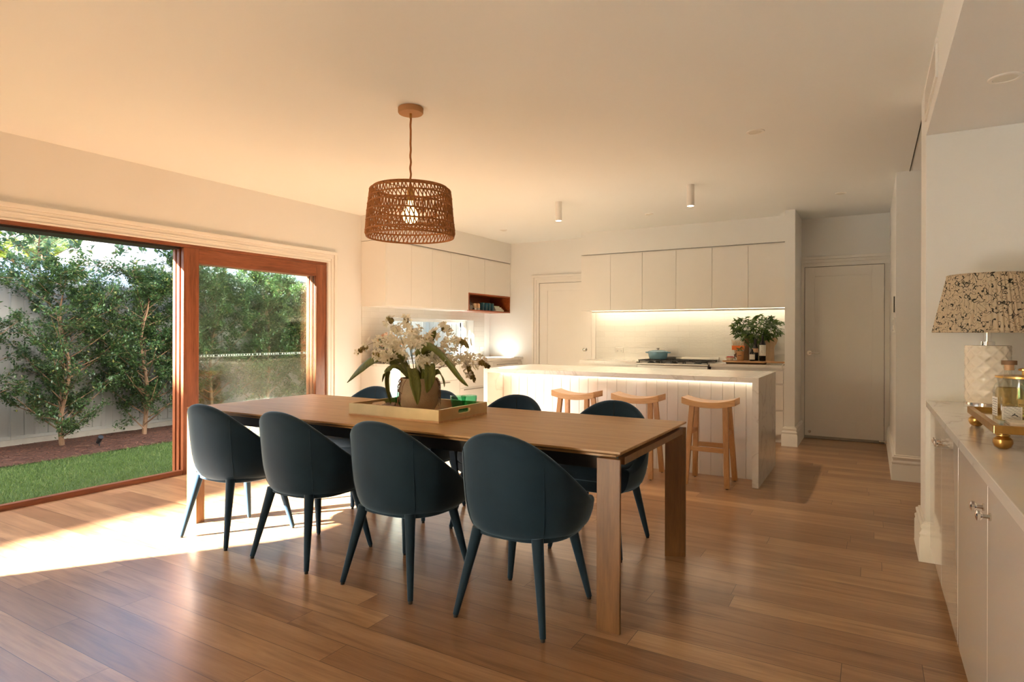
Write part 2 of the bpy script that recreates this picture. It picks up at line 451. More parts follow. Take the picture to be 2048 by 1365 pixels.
def skirting(name, runs):
    m = MB()
    for r in runs: skirt(m, *r[:6], r[6])
    return tag(m.build(name, 'trim', smooth=True, ang=50), kind='structure')
skirting('baseboard_pillar', [(-.84, 7.52, -.735, 7.52, 0, -1, (1, 1)), (-.735, 7.52, -.735, YB, 1, 0, (1, 0))])
skirting('baseboard_hall', [(.185, 6.25, .185, YB, -1, 0, (1, 0)), (.185, 6.25, XR2, 6.25, 0, -1, (1, 0))])
skirting('baseboard_pier', [(.262, 4.09, .262, 4.466, -1, 0, (1, 1)), (.262, 4.09, .32, 4.09, 0, -1, (1, 0)), (.262, 4.466, XR2, 4.466, 0, 1, (1, 0))])
skirting('baseboard_left', [(XL, YR, XL, -1.13, 1, 0, (0, 0)), (XL, 4.99, XL, 5.385, 1, 0, (0, 0))])
skirting('baseboard_near', [(.262, .85, 2.6, .85, 0, -1, (1, 0))])

# ---------------------------------------------------------------- architraves
def casing(m, axis, pos, sgn, a0, a1, z1, wdt=.125, z0=0, legs=(1, 1), w2=None):
    """three-step architrave around an opening a0..a1 x 0..z1 on a wall plane"""
    w2 = w2 or wdt
    def segs(wd): return [(0, .014, .024), (.014, .046, .018), (.046, .062, .024), (.062, wd - .034, .018), (wd - .034, wd, .034)] if wd > .1 else [(0, .014, .024), (.014, wd, .018)]
    def bx(a, b, za, zb, t):
        lo, hi = sorted((pos, pos + sgn * t))
        if axis == 'x': m.box(lo, hi, a, b, za, zb)
        else: m.box(a, b, lo, hi, za, zb)
    for o0, o1, t in segs(wdt):
        if legs[0]: bx(a0 - o1, a0 - o0, z0, z1 + o0, t)
        bx(a0 - o1 * legs[0], a1 + (o1 if w2 == wdt else w2) * legs[1], z1 + o0, z1 + o1, t)
    for o0, o1, t in segs(w2):
        if legs[1]: bx(a1 + o0, a1 + o1, z0, z1 + (o0 if w2 == wdt else 0), t)
m = MB(); casing(m, 'x', XL, 1, DY0, DY1, DZ, .125); struct('trim_4', m, 'trim', bevel=.003)

# ---------------------------------------------------------------- sliding door set
d1 = sempty('door_1')
m = MB(); m.box(XO, XL - .002, DY0, DY1, DZ - .028, DZ); m.box(XO, XL - .002, DY1 - .004, DY1, 0, DZ - .028); m.box(XO, XL - .002, DY0, DY0 + .03, 0, DZ - .028)
m.build('door_frame', 'jarrah_y', d1, smooth=False)
MB().box(XL - .045, XL + .004, DY0, 3.2, -.02, .040).build('door_sill', 'jarrah_y', d1, smooth=False, bevel=.003)
MB().box(XO, XL - .046, DY0, DY1, -.11, -.032).build('door_track', 'sill_al', d1, smooth=False)
MB().box(XL - .045, XL + .004, 3.205, DY1 - .005, -.10, -.032).build('door_sill', 'jarrah_y', d1, smooth=False)
MB().box(XO + .03, XL - .035, DY0, 3.2, DZ - .045, DZ - .028).build('door_track', 'black', d1, smooth=False)
def panel(x0, x1, y0, y1, strip=False):
    p = sempty('sliding_panel'); del p['kind']; p.parent = d1
    m = MB(); z0, z1 = -.030, 2.016; sw, tw, bw = .145, .132, .19
    m.box(x0, x1, y0, y0 + sw, z0, z1); m.box(x0, x1, y1 - sw - .005, y1 - .005, z0, z1)
    # moulded inner edges
    for a, b in ((y0 + sw, y0 + sw + .006), (y1 - sw - .011, y1 - sw - .005)):
        m.box(x0 + .012, x1 - .012, a, b, z0 + bw, z1 - tw)
    m.build('stile', 'jarrah', p, bevel=.003)
    m = MB(); m.box(x0, x1, y0 + sw, y1 - sw - .005, z1 - tw, z1); m.box(x0, x1, y0 + sw, y1 - sw - .005, z0, z0 + bw)
    m.build('rail', 'jarrah_y', p, bevel=.003)
    xm = (x0 + x1) / 2
    MB().box(xm - .003, xm + .003, y0 + sw - .005, y1 - sw, z0 + bw, z1 - tw).build('glass_pane', 'glass', p, smooth=False)
    if strip:
        m = MB(); y = y0 + sw + .01; rr = random.Random(3); xf = xm + .0036
        while y < y1 - sw - .05:
            L = rr.choice((.03, .022, .05, .024)); z = 1.04; h = .011; t = .0022
            for a, b, c, e in ((y, y + L, z + h - t, z + h), (y, y + L, z - h, z - h + t), (y, y + t, z - h, z + h), (y + L - t, y + L, z - h, z + h)):
                m.box(xf, xf + .0008, a, b, c, e)
            y += L + .004
        m.build('safety_strip', 'fence', p, smooth=False)
panel(-5.292, -5.252, 3.208, 4.859, False)
panel(-5.344, -5.304, 3.20, 4.854, False)
panel(-5.396, -5.356, 3.195, 4.850, True)

# ---------------------------------------------------------------- kitchen window
w1 = sempty('window_1')
m = MB(); fr = .06
m.box(-5.42, -5.37, WY0, WY0 + fr, WZ0, WZ1); m.box(-5.42, -5.37, WY1 - fr, WY1, WZ0, WZ1)
m.box(-5.42, -5.37, WY0 + fr, WY1 - fr, WZ1 - .04, WZ1); m.box(-5.42, -5.37, WY0 + fr, WY1 - fr, WZ0, WZ0 + .04)
m.build('window_frame', 'trim', w1, smooth=False, bevel=.003)
MB().box(-5.40, -5.385, WY0 + 1.76 - .07, WY0 + 1.76 - .05, WZ0 + .04, WZ1 - .04).build('window_seal', 'black', w1, smooth=False)
MB().box(-5.398, -5.392, WY0 + fr, WY1 - fr, WZ0 + .04, WZ1 - .04).build('glass_pane', 'glass', w1, smooth=False)

# ---------------------------------------------------------------- hinged doors
def shaker(name, x0, x1, z1, px0, px1, pz0, pz1, y=YB):
    d = sempty(name)
    m = MB(); yf = y - .012; t = .006
    m.box(x0, px0, yf - .0, y, .012, z1); m.box(px1, x1, yf, y, .012, z1)
    m.box(px0, px1, yf, y, .012, pz0); m.box(px0, px1, yf, y, pz1, z1)
    m.box(px0, px1, y - .005, y, pz0, pz1)
    m.build('door_leaf', 'trim', d, smooth=False, bevel=.0015)
    m = MB(); g = .004
    m.box(x0 - g, x0, y - .006, y, 0, z1 + g); m.box(x1, x1 + g, y - .006, y, 0, z1 + g); m.box(x0, x1, y - .006, y, z1, z1 + g)
    m.build('door_gap', 'dark', d, smooth=False)
    return d
d2 = shaker('door_2', -4.345, -3.505, 2.02, -4.21, -3.62, .22, 1.905)
m = MB(); m.tube([(-3.585, YB - .012, 1.03), (-3.585, YB - .02, 1.03)], .027, 20).tube([(-3.585, YB - .02, 1.03), (-3.585, YB - .05, 1.03)], .009, 12)
m.sphere((-3.585, YB - .062, 1.03), .026, (1, .6, 1)); m.build('door_knob', 'chrome', d2)
d3 = shaker('door_3', -.695, .131, 2.07, -.59, .01, .232, 1.957)
m = MB(); m.tube([(-.645, YB - .012, 1.034), (-.645, YB - .02, 1.034)], .028, 24).tube([(-.645, YB - .02, 1.034), (-.645, YB - .055, 1.034)], .010, 12)
m.tube([(-.645, YB - .055, 1.034), (-.60, YB - .058, 1.036), (-.53, YB - .052, 1.032)], [.010, .008, .006], 10); m.build('lever_handle', 'chrome', d3)
m = MB(); m.tube([(-.642, YB - .012, .082), (-.642, YB - .022, .082)], .017, 20).tube([(-.642, YB - .022, .082), (-.642, YB - .03, .082)], .011, 16); m.build('door_catch', 'chrome', d3)
for z in (.25, 1.02, 1.86):
    m = MB(); m.tube([(.134, YB - .014, z - .05), (.134, YB - .014, z + .05)], .006, 8).box(.128, .142, YB - .012, YB - .006, z - .05, z + .05); m.build('hinge', 'steel', d3)
MB().box(-.695, .131, YB - .018, YB - .012, .008, .034).build('draught_seal', 'sill_al', d3, smooth=False)
m = MB(); casing(m, 'y', YB, -1, -4.350, -3.500, 2.025, .12, w2=.072); struct('trim_5', m, 'trim', bevel=.003)
m = MB(); casing(m, 'y', YB, -1, -.735, .185, 2.075, .12, legs=(0, 0)); m.box(-.735, -.70, YB - .02, YB, 0, 2.075); m.box(.136, .185, YB - .02, YB, 0, 2.075); struct('trim_6', m, 'trim', bevel=.002)
t = thing('door_stop', 'small chrome hinged door stop on the hall skirting by the panelled door', 'door stop')
m = MB(); m.tube([(.155, 8.06, .05), (.10, 8.06, .05)], .006, 10).tube([(.10, 8.06, .05), (.08, 8.06, .05)], .012, 12); m.build('stop_arm', 'chrome', t)
MB().tube([(.155, 8.06, .05), (.150, 8.06, .05)], .018, 16).build('mount_plate', 'chrome', t)

# ================================================================== CABINETRY
def knob(parent, x, y, z, mat='chrome', d=(-1, 0)):
    m = MB(); dx = d[0]
    m.tube([(x, y, z), (x - .004, y, z)], .011, 16).tube([(x - .004, y, z), (x - .020, y, z)], [.006, .005], 12)
    m.tube([(x - .018, y, z), (x - .024, y, z), (x - .031, y, z), (x - .035, y, z)], [.006, .0135, .014, .006], 20)
    m.build('knob', mat, parent)
# left wall cabinets (front plane x=-4.866)
def leftwall_unit(y0, y1, doors, z0, z1, label, end=False, grp='white cabinets high on the left kitchen wall'):
    t = thing('wall_cabinet', label, 'cabinet', group=grp)
    m = MB(); m.box(XL + .002, -4.886, y0, y1, 1.577, 2.351)
    if end: m.box(-4.886, -4.864, y0, y0 + .018, 1.577, 2.351)
    m.build('cabinet_body', 'cab', t, smooth=False)
    for a, b in doors:
        MB().box(-4.885, -4.866, a + .0015, b - .0015, z0, z1).build('cabinet_door', 'cab', t, smooth=False, bevel=.001)
    return t
leftwall_unit(5.392, 6.270, [(5.412, 5.859), (5.859, 6.272)], 1.590, 2.337, 'handleless white wall cabinet at the left end, beside the garden wall', True)
leftwall_unit(6.274, 7.092, [(6.272, 6.68), (6.68, 7.096)], 1.590, 2.337, 'middle white wall cabinet on the left, just left of the timber niche')
t = thing('wall_cabinet', 'white wall cabinet with an orange timber niche under its short doors', 'cabinet', group='white cabinets high on the left kitchen wall')
m = MB(); m.box(XL + .002, -4.886, 7.096, YB - .002, 1.850, 2.351); m.box(XL + .002, -5.235, 7.096, YB - .002, 1.577, 1.85); m.box(XL + .002, -4.868, YB - .012, YB - .002, 1.577, 1.85); m.build('cabinet_body', 'cab', t, smooth=False)
for a, b in ((7.096, 7.51), (7.51, 8.245)): MB().box(-4.885, -4.866, a + .0015, b - .0015, 1.835, 2.337).build('cabinet_door', 'cab', t, smooth=False, bevel=.001)
m = MB(); z0, z1, y0, y1 = 1.579, 1.833, 7.100, 8.236
m.box(-5.234, -4.864, y0, y1, z0, z0 + .018); m.box(-5.234, -4.864, y0, y1, z1 - .018, z1); m.box(-5.234, -4.864, y0, y0 + .018, z0 + .018, z1 - .018); m.box(-5.234, -4.864, y1 - .018, y1, z0 + .018, z1 - .018)
m.box(-5.234, -5.224, y0 + .018, y1 - .018, z0 + .018, z1 - .018); m.build('timber_niche', 'niche', t, smooth=False)
# wall cabinets over the cooker (front plane y=7.87)
sx = [-3.495, -3.062, -2.618, -2.168, -1.717, -1.290, -.842]
lab = ['white wall cabinet nearest the panelled door left of the cooker', 'white wall cabinet directly above the blue casserole and cooker', 'white wall cabinet above the leafy plant, next to the pillar']
for k in range(3):
    a, b, c = sx[2 * k], sx[2 * k + 1], sx[2 * k + 2]
    t = thing('wall_cabinet', lab[k], 'cabinet', group='white cabinets above the cooker bench')
    z0 = 1.578
    MB().box(a + .001, c - .001, 7.892, YB - .002, z0 + .004, 2.351).build('cabinet_body', 'cab', t, smooth=False)
    for p, q in ((a, b), (b, c)): MB().box(p + .0018, q - .0018, 7.870, 7.891, z0, 2.337).build('cabinet_door', 'cab', t, smooth=False, bevel=.001)
# splashbacks
m = MB(); m.box(XL, XL + .010, 5.40, WY0, .90, 1.577); m.box(XL, XL + .010, WY1, YB - .17, .90, 1.577); m.box(XL, XL + .010, WY0, WY1, WZ1, 1.577)
struct('trim_7', m, 'tile')
struct('trim_8', MB().box(-3.425, -.842, YB - .010, YB, .90, 1.578), 'tile')
# under-cabinet light strip
t = thing('light_strip', 'warm glowing light strip under the cabinets above the cooker', 'light strip')
MB().box(-3.42, -.85, 8.10, 8.13, 1.562, 1.576).build('diffuser', 'led', t, smooth=False)
MB().box(-3.42, -.85, 8.08, 8.10, 1.558, 1.577).build('channel', 'white', t, smooth=False)

# left bench (front x=-4.65)
def front(parent, box, mat='cab', name='drawer'): return MB().box(*box).build(name, mat, parent, smooth=False, bevel=.0012)
def left_unit(y0, y1, rows, label, handle):
    t = thing('base_cabinet', label, 'cabinet', group='white base cabinets under the window bench')
    MB().box(XL + .002, -4.672, y0, y1, 0, .868).build('cabinet_body', 'cab', t, smooth=False)
    for z0, z1 in rows:
        d = front(t, (-4.671, -4.652, y0 + .002, y1 - .002, z0 + .002, z1 - .002))
        h = MB().box(-4.652, -4.640, y0 + handle[0], y0 + handle[1], z1 - .030, z1 - .020); h.build('handle', 'steel', d, smooth=False)
left_unit(5.412, 6.58, [(.10, .36), (.36, .655), (.655, .862)], 'white drawer unit at the near end of the window bench', (.55, .95))
left_unit(6.584, 7.40, [(.10, .30), (.30, .535), (.535, .862)], 'white drawer unit in the middle of the window bench, facing the sink window', (.1, .7))
left_unit(7.404, YB - .004, [(.10, .46), (.46, .835)], 'white drawer unit at the corner end of the window bench', (.1, .7))
t = thing('worktop', 'pale veined stone worktop under the kitchen window with an end panel', 'worktop')
MB().box(XL + .011, -4.632, 5.392, YB - .002, .869, .90).build('slab', 'marble', t, smooth=False, bevel=.002)
MB().box(XL + .002, -4.640, 5.392, 5.410, 0, .868).build('end_panel', 'cab', t, smooth=False)

# cooker bench (front y=7.65)
def back_unit(x0, x1, rows, label):
    t = thing('base_cabinet', label, 'cabinet', group='white base cabinets beside the cooker')
    MB().box(x0, x1, 7.68, YB - .002, .09, .862).build('cabinet_body', 'cab', t, smooth=False)
    MB().box(x0, x1, 7.72, 7.735, 0, .09).build('kickboard', 'cab', t, smooth=False)
    for z0, z1 in rows: front(t, (x0 + .002, x1 - .002, 7.66, 7.679, z0, z1))
back_unit(-3.40, -2.62, [(.10, .46), (.468, .835)], 'white drawer unit left of the steel cooker')
back_unit(-1.685, -.868, [(.10, .365), (.385, .668), (.688, .835)], 'white drawer unit between the steel cooker and the pillar')
MB2 = MB().box(-.866, -.842, 7.665, YB - .01, 0, .862)
struct('trim_9', MB2, 'cab')
t = thing('worktop', 'veined stone worktop left of the cooker', 'worktop', group='cooker bench worktops')
MB().box(-3.415, -2.612, 7.64, YB - .012, .863, .90).build('slab', 'marble', t, smooth=False, bevel=.002)
t = thing('worktop', 'veined stone worktop right of the cooker, holding the leafy plant', 'worktop', group='cooker bench worktops')
MB().box(-1.692, -.842, 7.64, YB - .012, .863, .90).build('slab', 'marble', t, smooth=False, bevel=.002)

# cooker
t = thing('range_cooker', 'wide stainless steel range cooker with black gas grates', 'cooker')
m = MB(); m.box(-2.60, -1.702, 7.645, 8.20, .10, .867); m.build('oven_body', 'steel', t, smooth=False, bevel=.004)
MB().box(-2.606, -1.698, 7.595, 8.21, .868, .888).build('hob_top', 'steel', t, smooth=False, bevel=.004)
m = MB(); m.box(-2.595, -1.707, 7.61, 7.64, .775, .864); m.build('control_panel', 'steel', t, smooth=False, bevel=.003)
m = MB()
for k in range(6):
    x = -2.50 + k * .14; MB().tube([(x, 7.61, .800), (x, 7.58, .800)], [.019, .017], 16).build('control_knob', 'black', t)

m = MB(); m.box(-2.55, -1.752, 7.60, 7.64, .16, .76); m.build('oven_door', 'steel', t, smooth=False, bevel=.004)
m = MB().tube([(-2.50, 7.56, .73), (-1.80, 7.56, .73)], .010, 10)
for x in (-2.46, -1.84): m.tube([(x, 7.56, .73), (x, 7.60, .73)], .007, 8)
m.build('oven_handle', 'steel', t)
MB().box(-2.606, -1.698, 8.20, 8.225, .80, .958).build('upstand', 'steel', t, smooth=False, bevel=.003)
for k in range(3):
    x0 = -2.59 + k * .295; x1 = x0 + .290; m = MB(); z = .915
    for a in (x0 + .01, x1 - .01): m.box(a - .006, a + .006, 7.64, 8.15, z, z + .012)
    for y in (7.64, 7.81, 7.98, 8.14): m.box(x0, x1, y, y + .012, z, z + .012)
    for (cx, cy) in ((x0 + .145, 7.73), (x0 + .145, 8.06)):
        for a in range(4):
            c, s_ = math.cos(a * PI / 2 + .78), math.sin(a * PI / 2 + .78)
            m.tube([(cx + c * .035, cy + s_ * .035, z + .010), (cx + c * .11, cy + s_ * .085, z + .006)], .005, 6)
    for a in (x0 + .01, x1 - .01):
        for y in (7.65, 8.14): m.box(a - .006, a + .006, y - .006, y + .006, .888, z)
    m.build('grate', 'black', t)
    for cy in (7.73, 8.06): MB().lathe([(.045, 0), (.045, .008), (.03, .012), (.028, .02), (0.001, .021)], (x0 + .145, cy, .888), 20).build('burner', 'black', t)

# island
t = thing('kitchen_island', 'long kitchen island with veined waterfall stone and grooved white panelling', 'island')
MB().box(-3.395, -.835, 5.30, 6.33, .858, .90).build('stone_top', 'marble', t, smooth=False, bevel=.002)
for a, b in ((-.835, -.785), (-3.445, -3.395)):
    MB().box(a, b, 5.30, 6.33, 0, .90).build('waterfall_end', 'marble', t, smooth=False, bevel=.002)
MB().box(-3.394, -.836, 5.622, 6.30, 0, .857).build('cabinet_body', 'cab', t, smooth=False)
m = MB(); x = -3.394
while x < -.84:
    x1 = min(x + .0985, -.836); m.box(x + .0014, x1 - .0014, 5.604, 5.622, .0, .850); x += .0985
m.box(-3.394, -.836, 5.612, 5.622, 0, .85)
m.build('groove_panelling', 'cab', t, smooth=False, bevel=.002)
MB().box(-3.39, -.84, 5.585, 5.603, .846, .856).build('light_strip', 'led', t, smooth=False)

# right-hand sideboard
t = None
rl = ['glossy white cupboard pair under the table lamp, farthest along the right wall', 'glossy white cupboard pair nearest the camera on the right']
for k, (a, b, c) in enumerate(((4.086, 3.45, 2.83), (2.826, 2.155, 1.50))):
    t = thing('sideboard_cabinet', rl[k], 'cabinet', group='glossy sideboard cabinets on the right')
    MB().box(.303, .896, c, a - .001, .09, .853).build('cabinet_body', 'cab', t, smooth=False)
    MB().box(.36, .375, c, a - .001, 0, .09).build('kickboard', 'cab', t, smooth=False)
    for p, q, ky in ((a, b, b + .055), (b, c, b - .055)):
        d = MB().box(.283, .302, min(p, q) + .0015, max(p, q) - (.016 if p > 4 else .0015), .088, .835).build('cupboard_door', 'cabgloss', t, smooth=False, bevel=.0015)
        knob(d, .283, ky, .755)
t = thing('sideboard_cabinet', 'glossy white filler cupboard at the near end of the sideboard', 'cabinet', group='glossy sideboard cabinets on the right')
MB().box(.303, .896, 1.004, 1.496, .0, .853).build('cabinet_body', 'cab', t, smooth=False)
MB().box(.283, .302, 1.006, 1.496, .088, .835).build('cupboard_door', 'cabgloss', t, smooth=False, bevel=.0015)
t = thing('worktop', 'veined stone sideboard top along the right wall, under the brass tray', 'worktop')
MB().box(.2635, .899, 1.002, 4.088, .856, .89).build('slab', 'marble', t, smooth=False, bevel=.002)

# ================================================================== DINING TABLE
TX0, TX1, TY0, TY1, TZ = -3.92, -.897, 2.42, 3.475, .76
t = thing('dining_table', 'long oak extension dining table with chamfered top and plank legs', 'table')
m = MB()
a = [(TX0, TY0), (TX1, TY0), (TX1, TY1), (TX0, TY1)]; i = .022
b = [(TX0 + i, TY0 + i), (TX1 - i, TY0 + i), (TX1 - i, TY1 - i), (TX0 + i, TY1 - i)]
V = [[m.bm.verts.new((*p, z)) for p in q] for q, z in ((a, TZ), (a, TZ - .009), (b, TZ - .020))]
m.bm.faces.new(V[0]); m.bm.faces.new(V[2][::-1])
for A, B in ((V[0], V[1]), (V[1], V[2])):
    for k in range(4): m.bm.faces.new((A[k], B[k], B[(k + 1) % 4], A[(k + 1) % 4]))
m.build('tabletop', 'oak', t, smooth=False)
MB().box(TX0 + .03, TX1 - .03, TY0 + .03, TY1 - .03, TZ - .030, TZ - .0205).build('extension_leaf', 'oak', t, smooth=False)
m = MB(); m.box(TX0 + .12, TX1 - .12, TY0 + .075, TY0 + .105, TZ - .095, TZ - .031); m.box(TX0 + .12, TX1 - .12, TY1 - .105, TY1 - .075, TZ - .095, TZ - .031)
for x in (-3.3, -2.4, -1.5): m.box(x, x + .04, TY0 + .105, TY1 - .105, TZ - .07, TZ - .031)
m.build('underframe', 'black', t, smooth=False)
for x0, x1 in ((TX1 - .03, TX1 - .002), (TX0 + .002, TX0 + .03)):
    MB().box(x0, x1, TY0 + .06, TY1 - .06, TZ - .062, TZ - .0305).build('end_rail', 'oak_z', t, smooth=False)
for sx_ in (-1, 1):
    for sy in (-1, 1):
        xo = TX1 if sx_ > 0 else TX0; xi = xo - sx_ * .104; yo = TY0 if sy < 0 else TY1
        poly = [(xi, yo), (xo, yo), (xo, yo - sy * .014), (xi, yo - sy * .058)]
        MB().prism(poly, 0, TZ - .0315).build('leg', 'oak_z', t, smooth=False, bevel=.0015)

# ================================================================== DINING CHAIRS
def chair_proto():
    t = thing('dining_chair', 'chair', 'chair')
    W0, D0, YC = .292, .275, .035
    def plan(s_):
        a = abs(s_); sg = 1 if s_ >= 0 else -1
        if a < .68:
            th = a / .68 * PI / 2
            return sg * math.sin(th) ** .86, -math.cos(th) ** .9, 0
        u = (a - .68) / .32
        return sg * (1 - .10 * u * u), 0, u * .17
    def kz(z):
        pts = [(.362, .74), (.372, .82), (.392, .885), (.43, .94), (.50, .985), (.58, 1.0), (.84, 1.02)]
        for (z0, k0), (z1, k1) in zip(pts, pts[1:]):
            if z <= z1: return k0 + (k1 - k0) * (z - z0) / (z1 - z0)
        return 1.02
    def top(s_):
        a = abs(s_); return .835 - .335 * (1 - math.cos(PI * a)) / 2
    N = 44; T = .048; P = []
    for i in range(N + 1):
        s_ = -1 + 2 * i / N; zt = top(s_); row = []
        px, py, fy = plan(s_)
        def at(z, inset, lean=1):
            k = kz(z); l = -.035 * max(0, (z - .45) / .39) if py < 0 else 0
            w_, d_ = W0 * k - inset, D0 * k - inset
            return (px * w_, py * d_ + YC + fy + l * (-py), z)
        zs = [.362, .368, .378, .392, .41, .44, .48]
        zs += [.48 + (zt - .024 - .48) * q / 8 for q in range(1, 9)] if zt > .52 else [.48 + (max(zt - .024, .482) - .48) * q / 8 for q in range(1, 9)]
        for z in zs: row.append(at(z, 0))
        zc = zs[-1]; r = T / 2
        for q in range(1, 6):
            a = PI * q / 6; x = at(zc, r - r * math.cos(a)); row.append((x[0], x[1], zc + .9 * r * math.sin(a)))
        for q in range(0, 5): row.append(at(zc - (zc - .43) * q / 4, T))
        P.append(row)
    m = MB(); V = m.grid(P)
    for e in (V[0], V[-1]):
        n = len(e)
        for j in range(n // 2): 
            if n - 2 - j > j + 1: m.bm.faces.new((e[j], e[j + 1], e[n - 2 - j], e[n - 1 - j]))
    m.build('backrest', 'velvet', t, ang=70)
    # seat base and cushion
    def loop(kx, ky, z, fwd, n=48):
        out = []
        for q in range(n):
            a = 2 * PI * q / n; c, s_ = math.cos(a), math.sin(a)
            x = kx * math.copysign(abs(c) ** .75, c); y = math.copysign(abs(s_) ** .75, s_)
            y = y * ky if s_ < 0 else y * fwd
            out.append((x, YC + y, z))
        return out
    def stack(rows):
        m = MB(); L = [[m.bm.verts.new(p) for p in r] for r in rows]; n = len(L[0])
        for A, B in zip(L, L[1:]):
            for k in range(n): m.bm.faces.new((A[k], A[(k + 1) % n], B[(k + 1) % n], B[k]))
        m.bm.faces.new(L[0][::-1]); m.bm.faces.new(L[-1]); return m
    m = stack([loop(.215, .205, .358, .19), loop(.238, .226, .366, .208), loop(.244, .226, .385, .215), loop(.244, .222, .425, .218)])
    m.build('seat_base', 'velvet', t, ang=60)
    m = stack([loop(.236, .215, .425, .212), loop(.243, .22, .435, .222), loop(.243, .22, .475, .224), loop(.236, .215, .494, .216), loop(.215, .195, .504, .195), loop(.15, .13, .508, .13)])
    m.build('seat_cushion', 'velvet', t, ang=60)
    for sx_ in (-1, 1):
        for sy in (-1, 1):
            f = Vector((sx_ * .217, sy * .237, .012)); tp = Vector((sx_ * .150, sy * (.165 if sy > 0 else .160), .385))
            lg = MB().tube([f, f + (tp - f) * .5, tp], [.013, .020, .0265], 16).build('leg', 'velvet', t)
            MB().tube([(f.x, f.y, 0), (f.x, f.y, .014)], .010, 12).build('foot_glide', 'black', lg)
    for s_ in (-.30, .30):
        m = MB(); pts = []
        for q in range(0, 15):
            px, py, fy = plan(s_); z = .375 + (top(s_) - .395) * q / 14
            k = kz(z); l = -.035 * max(0, (z - .45) / .39)
            pts.append((px * (W0 * k + .0008), py * (D0 * k + .0008) + YC + l * (-py), z))
        m.tube(pts, .0016, 5); m.build('seam_piping', 'velvet', t)
    for s_ in (-.34, 0, .34):
        m = MB(); pts = []
        for q in range(0, 15):
            px, py, fy = plan(s_); z = .50 + (top(s_) - .515) * q / 14; k = kz(z); l = -.035 * max(0, (z - .45) / .39)
            pts.append((px * (W0 * k - T - .0004), py * (D0 * k - T - .0004) + YC + l * (-py), z))
        m.tube(pts, .0018, 5); m.build('inner_seam', 'black', t)
    return t
ch = chair_proto()
CY = 2.448
near = [(-3.42, 'navy velvet dining chair on the near side, leftmost, beside the garden door'),
        (-2.75, 'navy velvet dining chair on the near side, second from the garden door'),
        (-2.055, 'navy velvet dining chair on the near side, third from the garden door'),
        (-1.364, 'navy velvet dining chair on the near side, rightmost, by the front table leg')]
G = 'navy velvet dining chairs around the oak table'
for k, (x, l) in enumerate(near):
    if k == 0: ch.location = (x, CY, 0); ch['label'] = l; ch['group'] = G
    else: dup(ch, (x, CY, 0), 0, l, G)
far = [(-3.41, 'navy velvet chair across the table, farthest left behind the tray'),
       (-2.77, 'navy velvet chair across the table, mostly hidden by the flower pot'),
       (-2.11, 'navy velvet chair across the table, just right of the tray'),
       (-1.40, 'navy velvet chair across the table, rightmost, seen past the table end')]
for x, l in far: dup(ch, (x, 3.437, 0), PI, l, G)

# ================================================================== STOOLS
def stool():
    t = thing('bar_stool', 's', 'stool', group='teak bar stools along the island')
    m = MB(); n = 16; rows = []
    for i in range(n + 1):
        x = -.2175 + .435 * i / n; u = x / .2175
        zt = .688 + .036 * abs(u) ** 2.2; zb = .640 + .030 * abs(u) ** 2.2
        rows.append([(x, -.11, zb), (x, -.11, zt), (x, .11, zt), (x, .11, zb), (x, -.11, zb)])
    V = m.grid([r[:4] for r in rows])
    for i in range(n): m.bm.faces.new((V[i][3], V[i + 1][3], V[i + 1][0], V[i][0]))
    m.bm.faces.new(V[0]); m.bm.faces.new(V[-1][::-1])
    m.build('seat', 'teak', t, bevel=.003, ang=30)
    def bar(p, q, wx, wy, name, mat):
        m = MB(); p = Vector(p); q = Vector(q); V = []
        for c in (p, q): V.append([m.bm.verts.new((c.x + a * wx, c.y + b * wy, c.z)) for a, b in ((-1, -1), (1, -1), (1, 1), (-1, 1))])
        for k in range(4): m.bm.faces.new((V[0][k], V[0][(k + 1) % 4], V[1][(k + 1) % 4], V[1][k]))
        m.bm.faces.new(V[0][::-1]); m.bm.faces.new(V[1]); return m.build(name, mat, t, smooth=False, bevel=.002)
    def lp(sx_, sy, z): u = z / .655; return (sx_ * (.168 + (.135 - .168) * u), sy * (.166 + (.075 - .166) * u), z)
    for sx_ in (-1, 1):
        for sy in (-1, 1):
            l = bar(lp(sx_, sy, .006), lp(sx_, sy, .652), .021, .017, 'leg', 'teak_z')
            p = lp(sx_, sy, 0); MB().tube([(p[0], p[1], 0), (p[0], p[1], .007)], .010, 10).build('foot_glide', 'black', l)
    for sy in (-1, 1):
        a, b = lp(-1, sy, .30), lp(1, sy, .30); MB().box(a[0] + .02, b[0] - .02, a[1] - .011, a[1] + .011, .281, .319).build('foot_rail', 'teak', t, smooth=False, bevel=.002)
    for sx_ in (-1, 1):
        a, b = lp(sx_, -1, .43), lp(sx_, 1, .43); MB().box(a[0] - .011, a[0] + .011, a[1] + .016, b[1] - .016, .412, .448).build('side_rail', 'teak_z', t, smooth=False, bevel=.002)
    return t
st = stool(); st.location = (-1.168, 5.312, 0); st['label'] = 'teak saddle-seat bar stool on the right, nearest the island end'
dup(st, (-1.80, 5.312, 0), 0, 'teak saddle-seat bar stool in the middle of the three at the island')
dup(st, (-2.40, 5.312, 0), 0, 'teak saddle-seat bar stool on the left, farthest along the island')

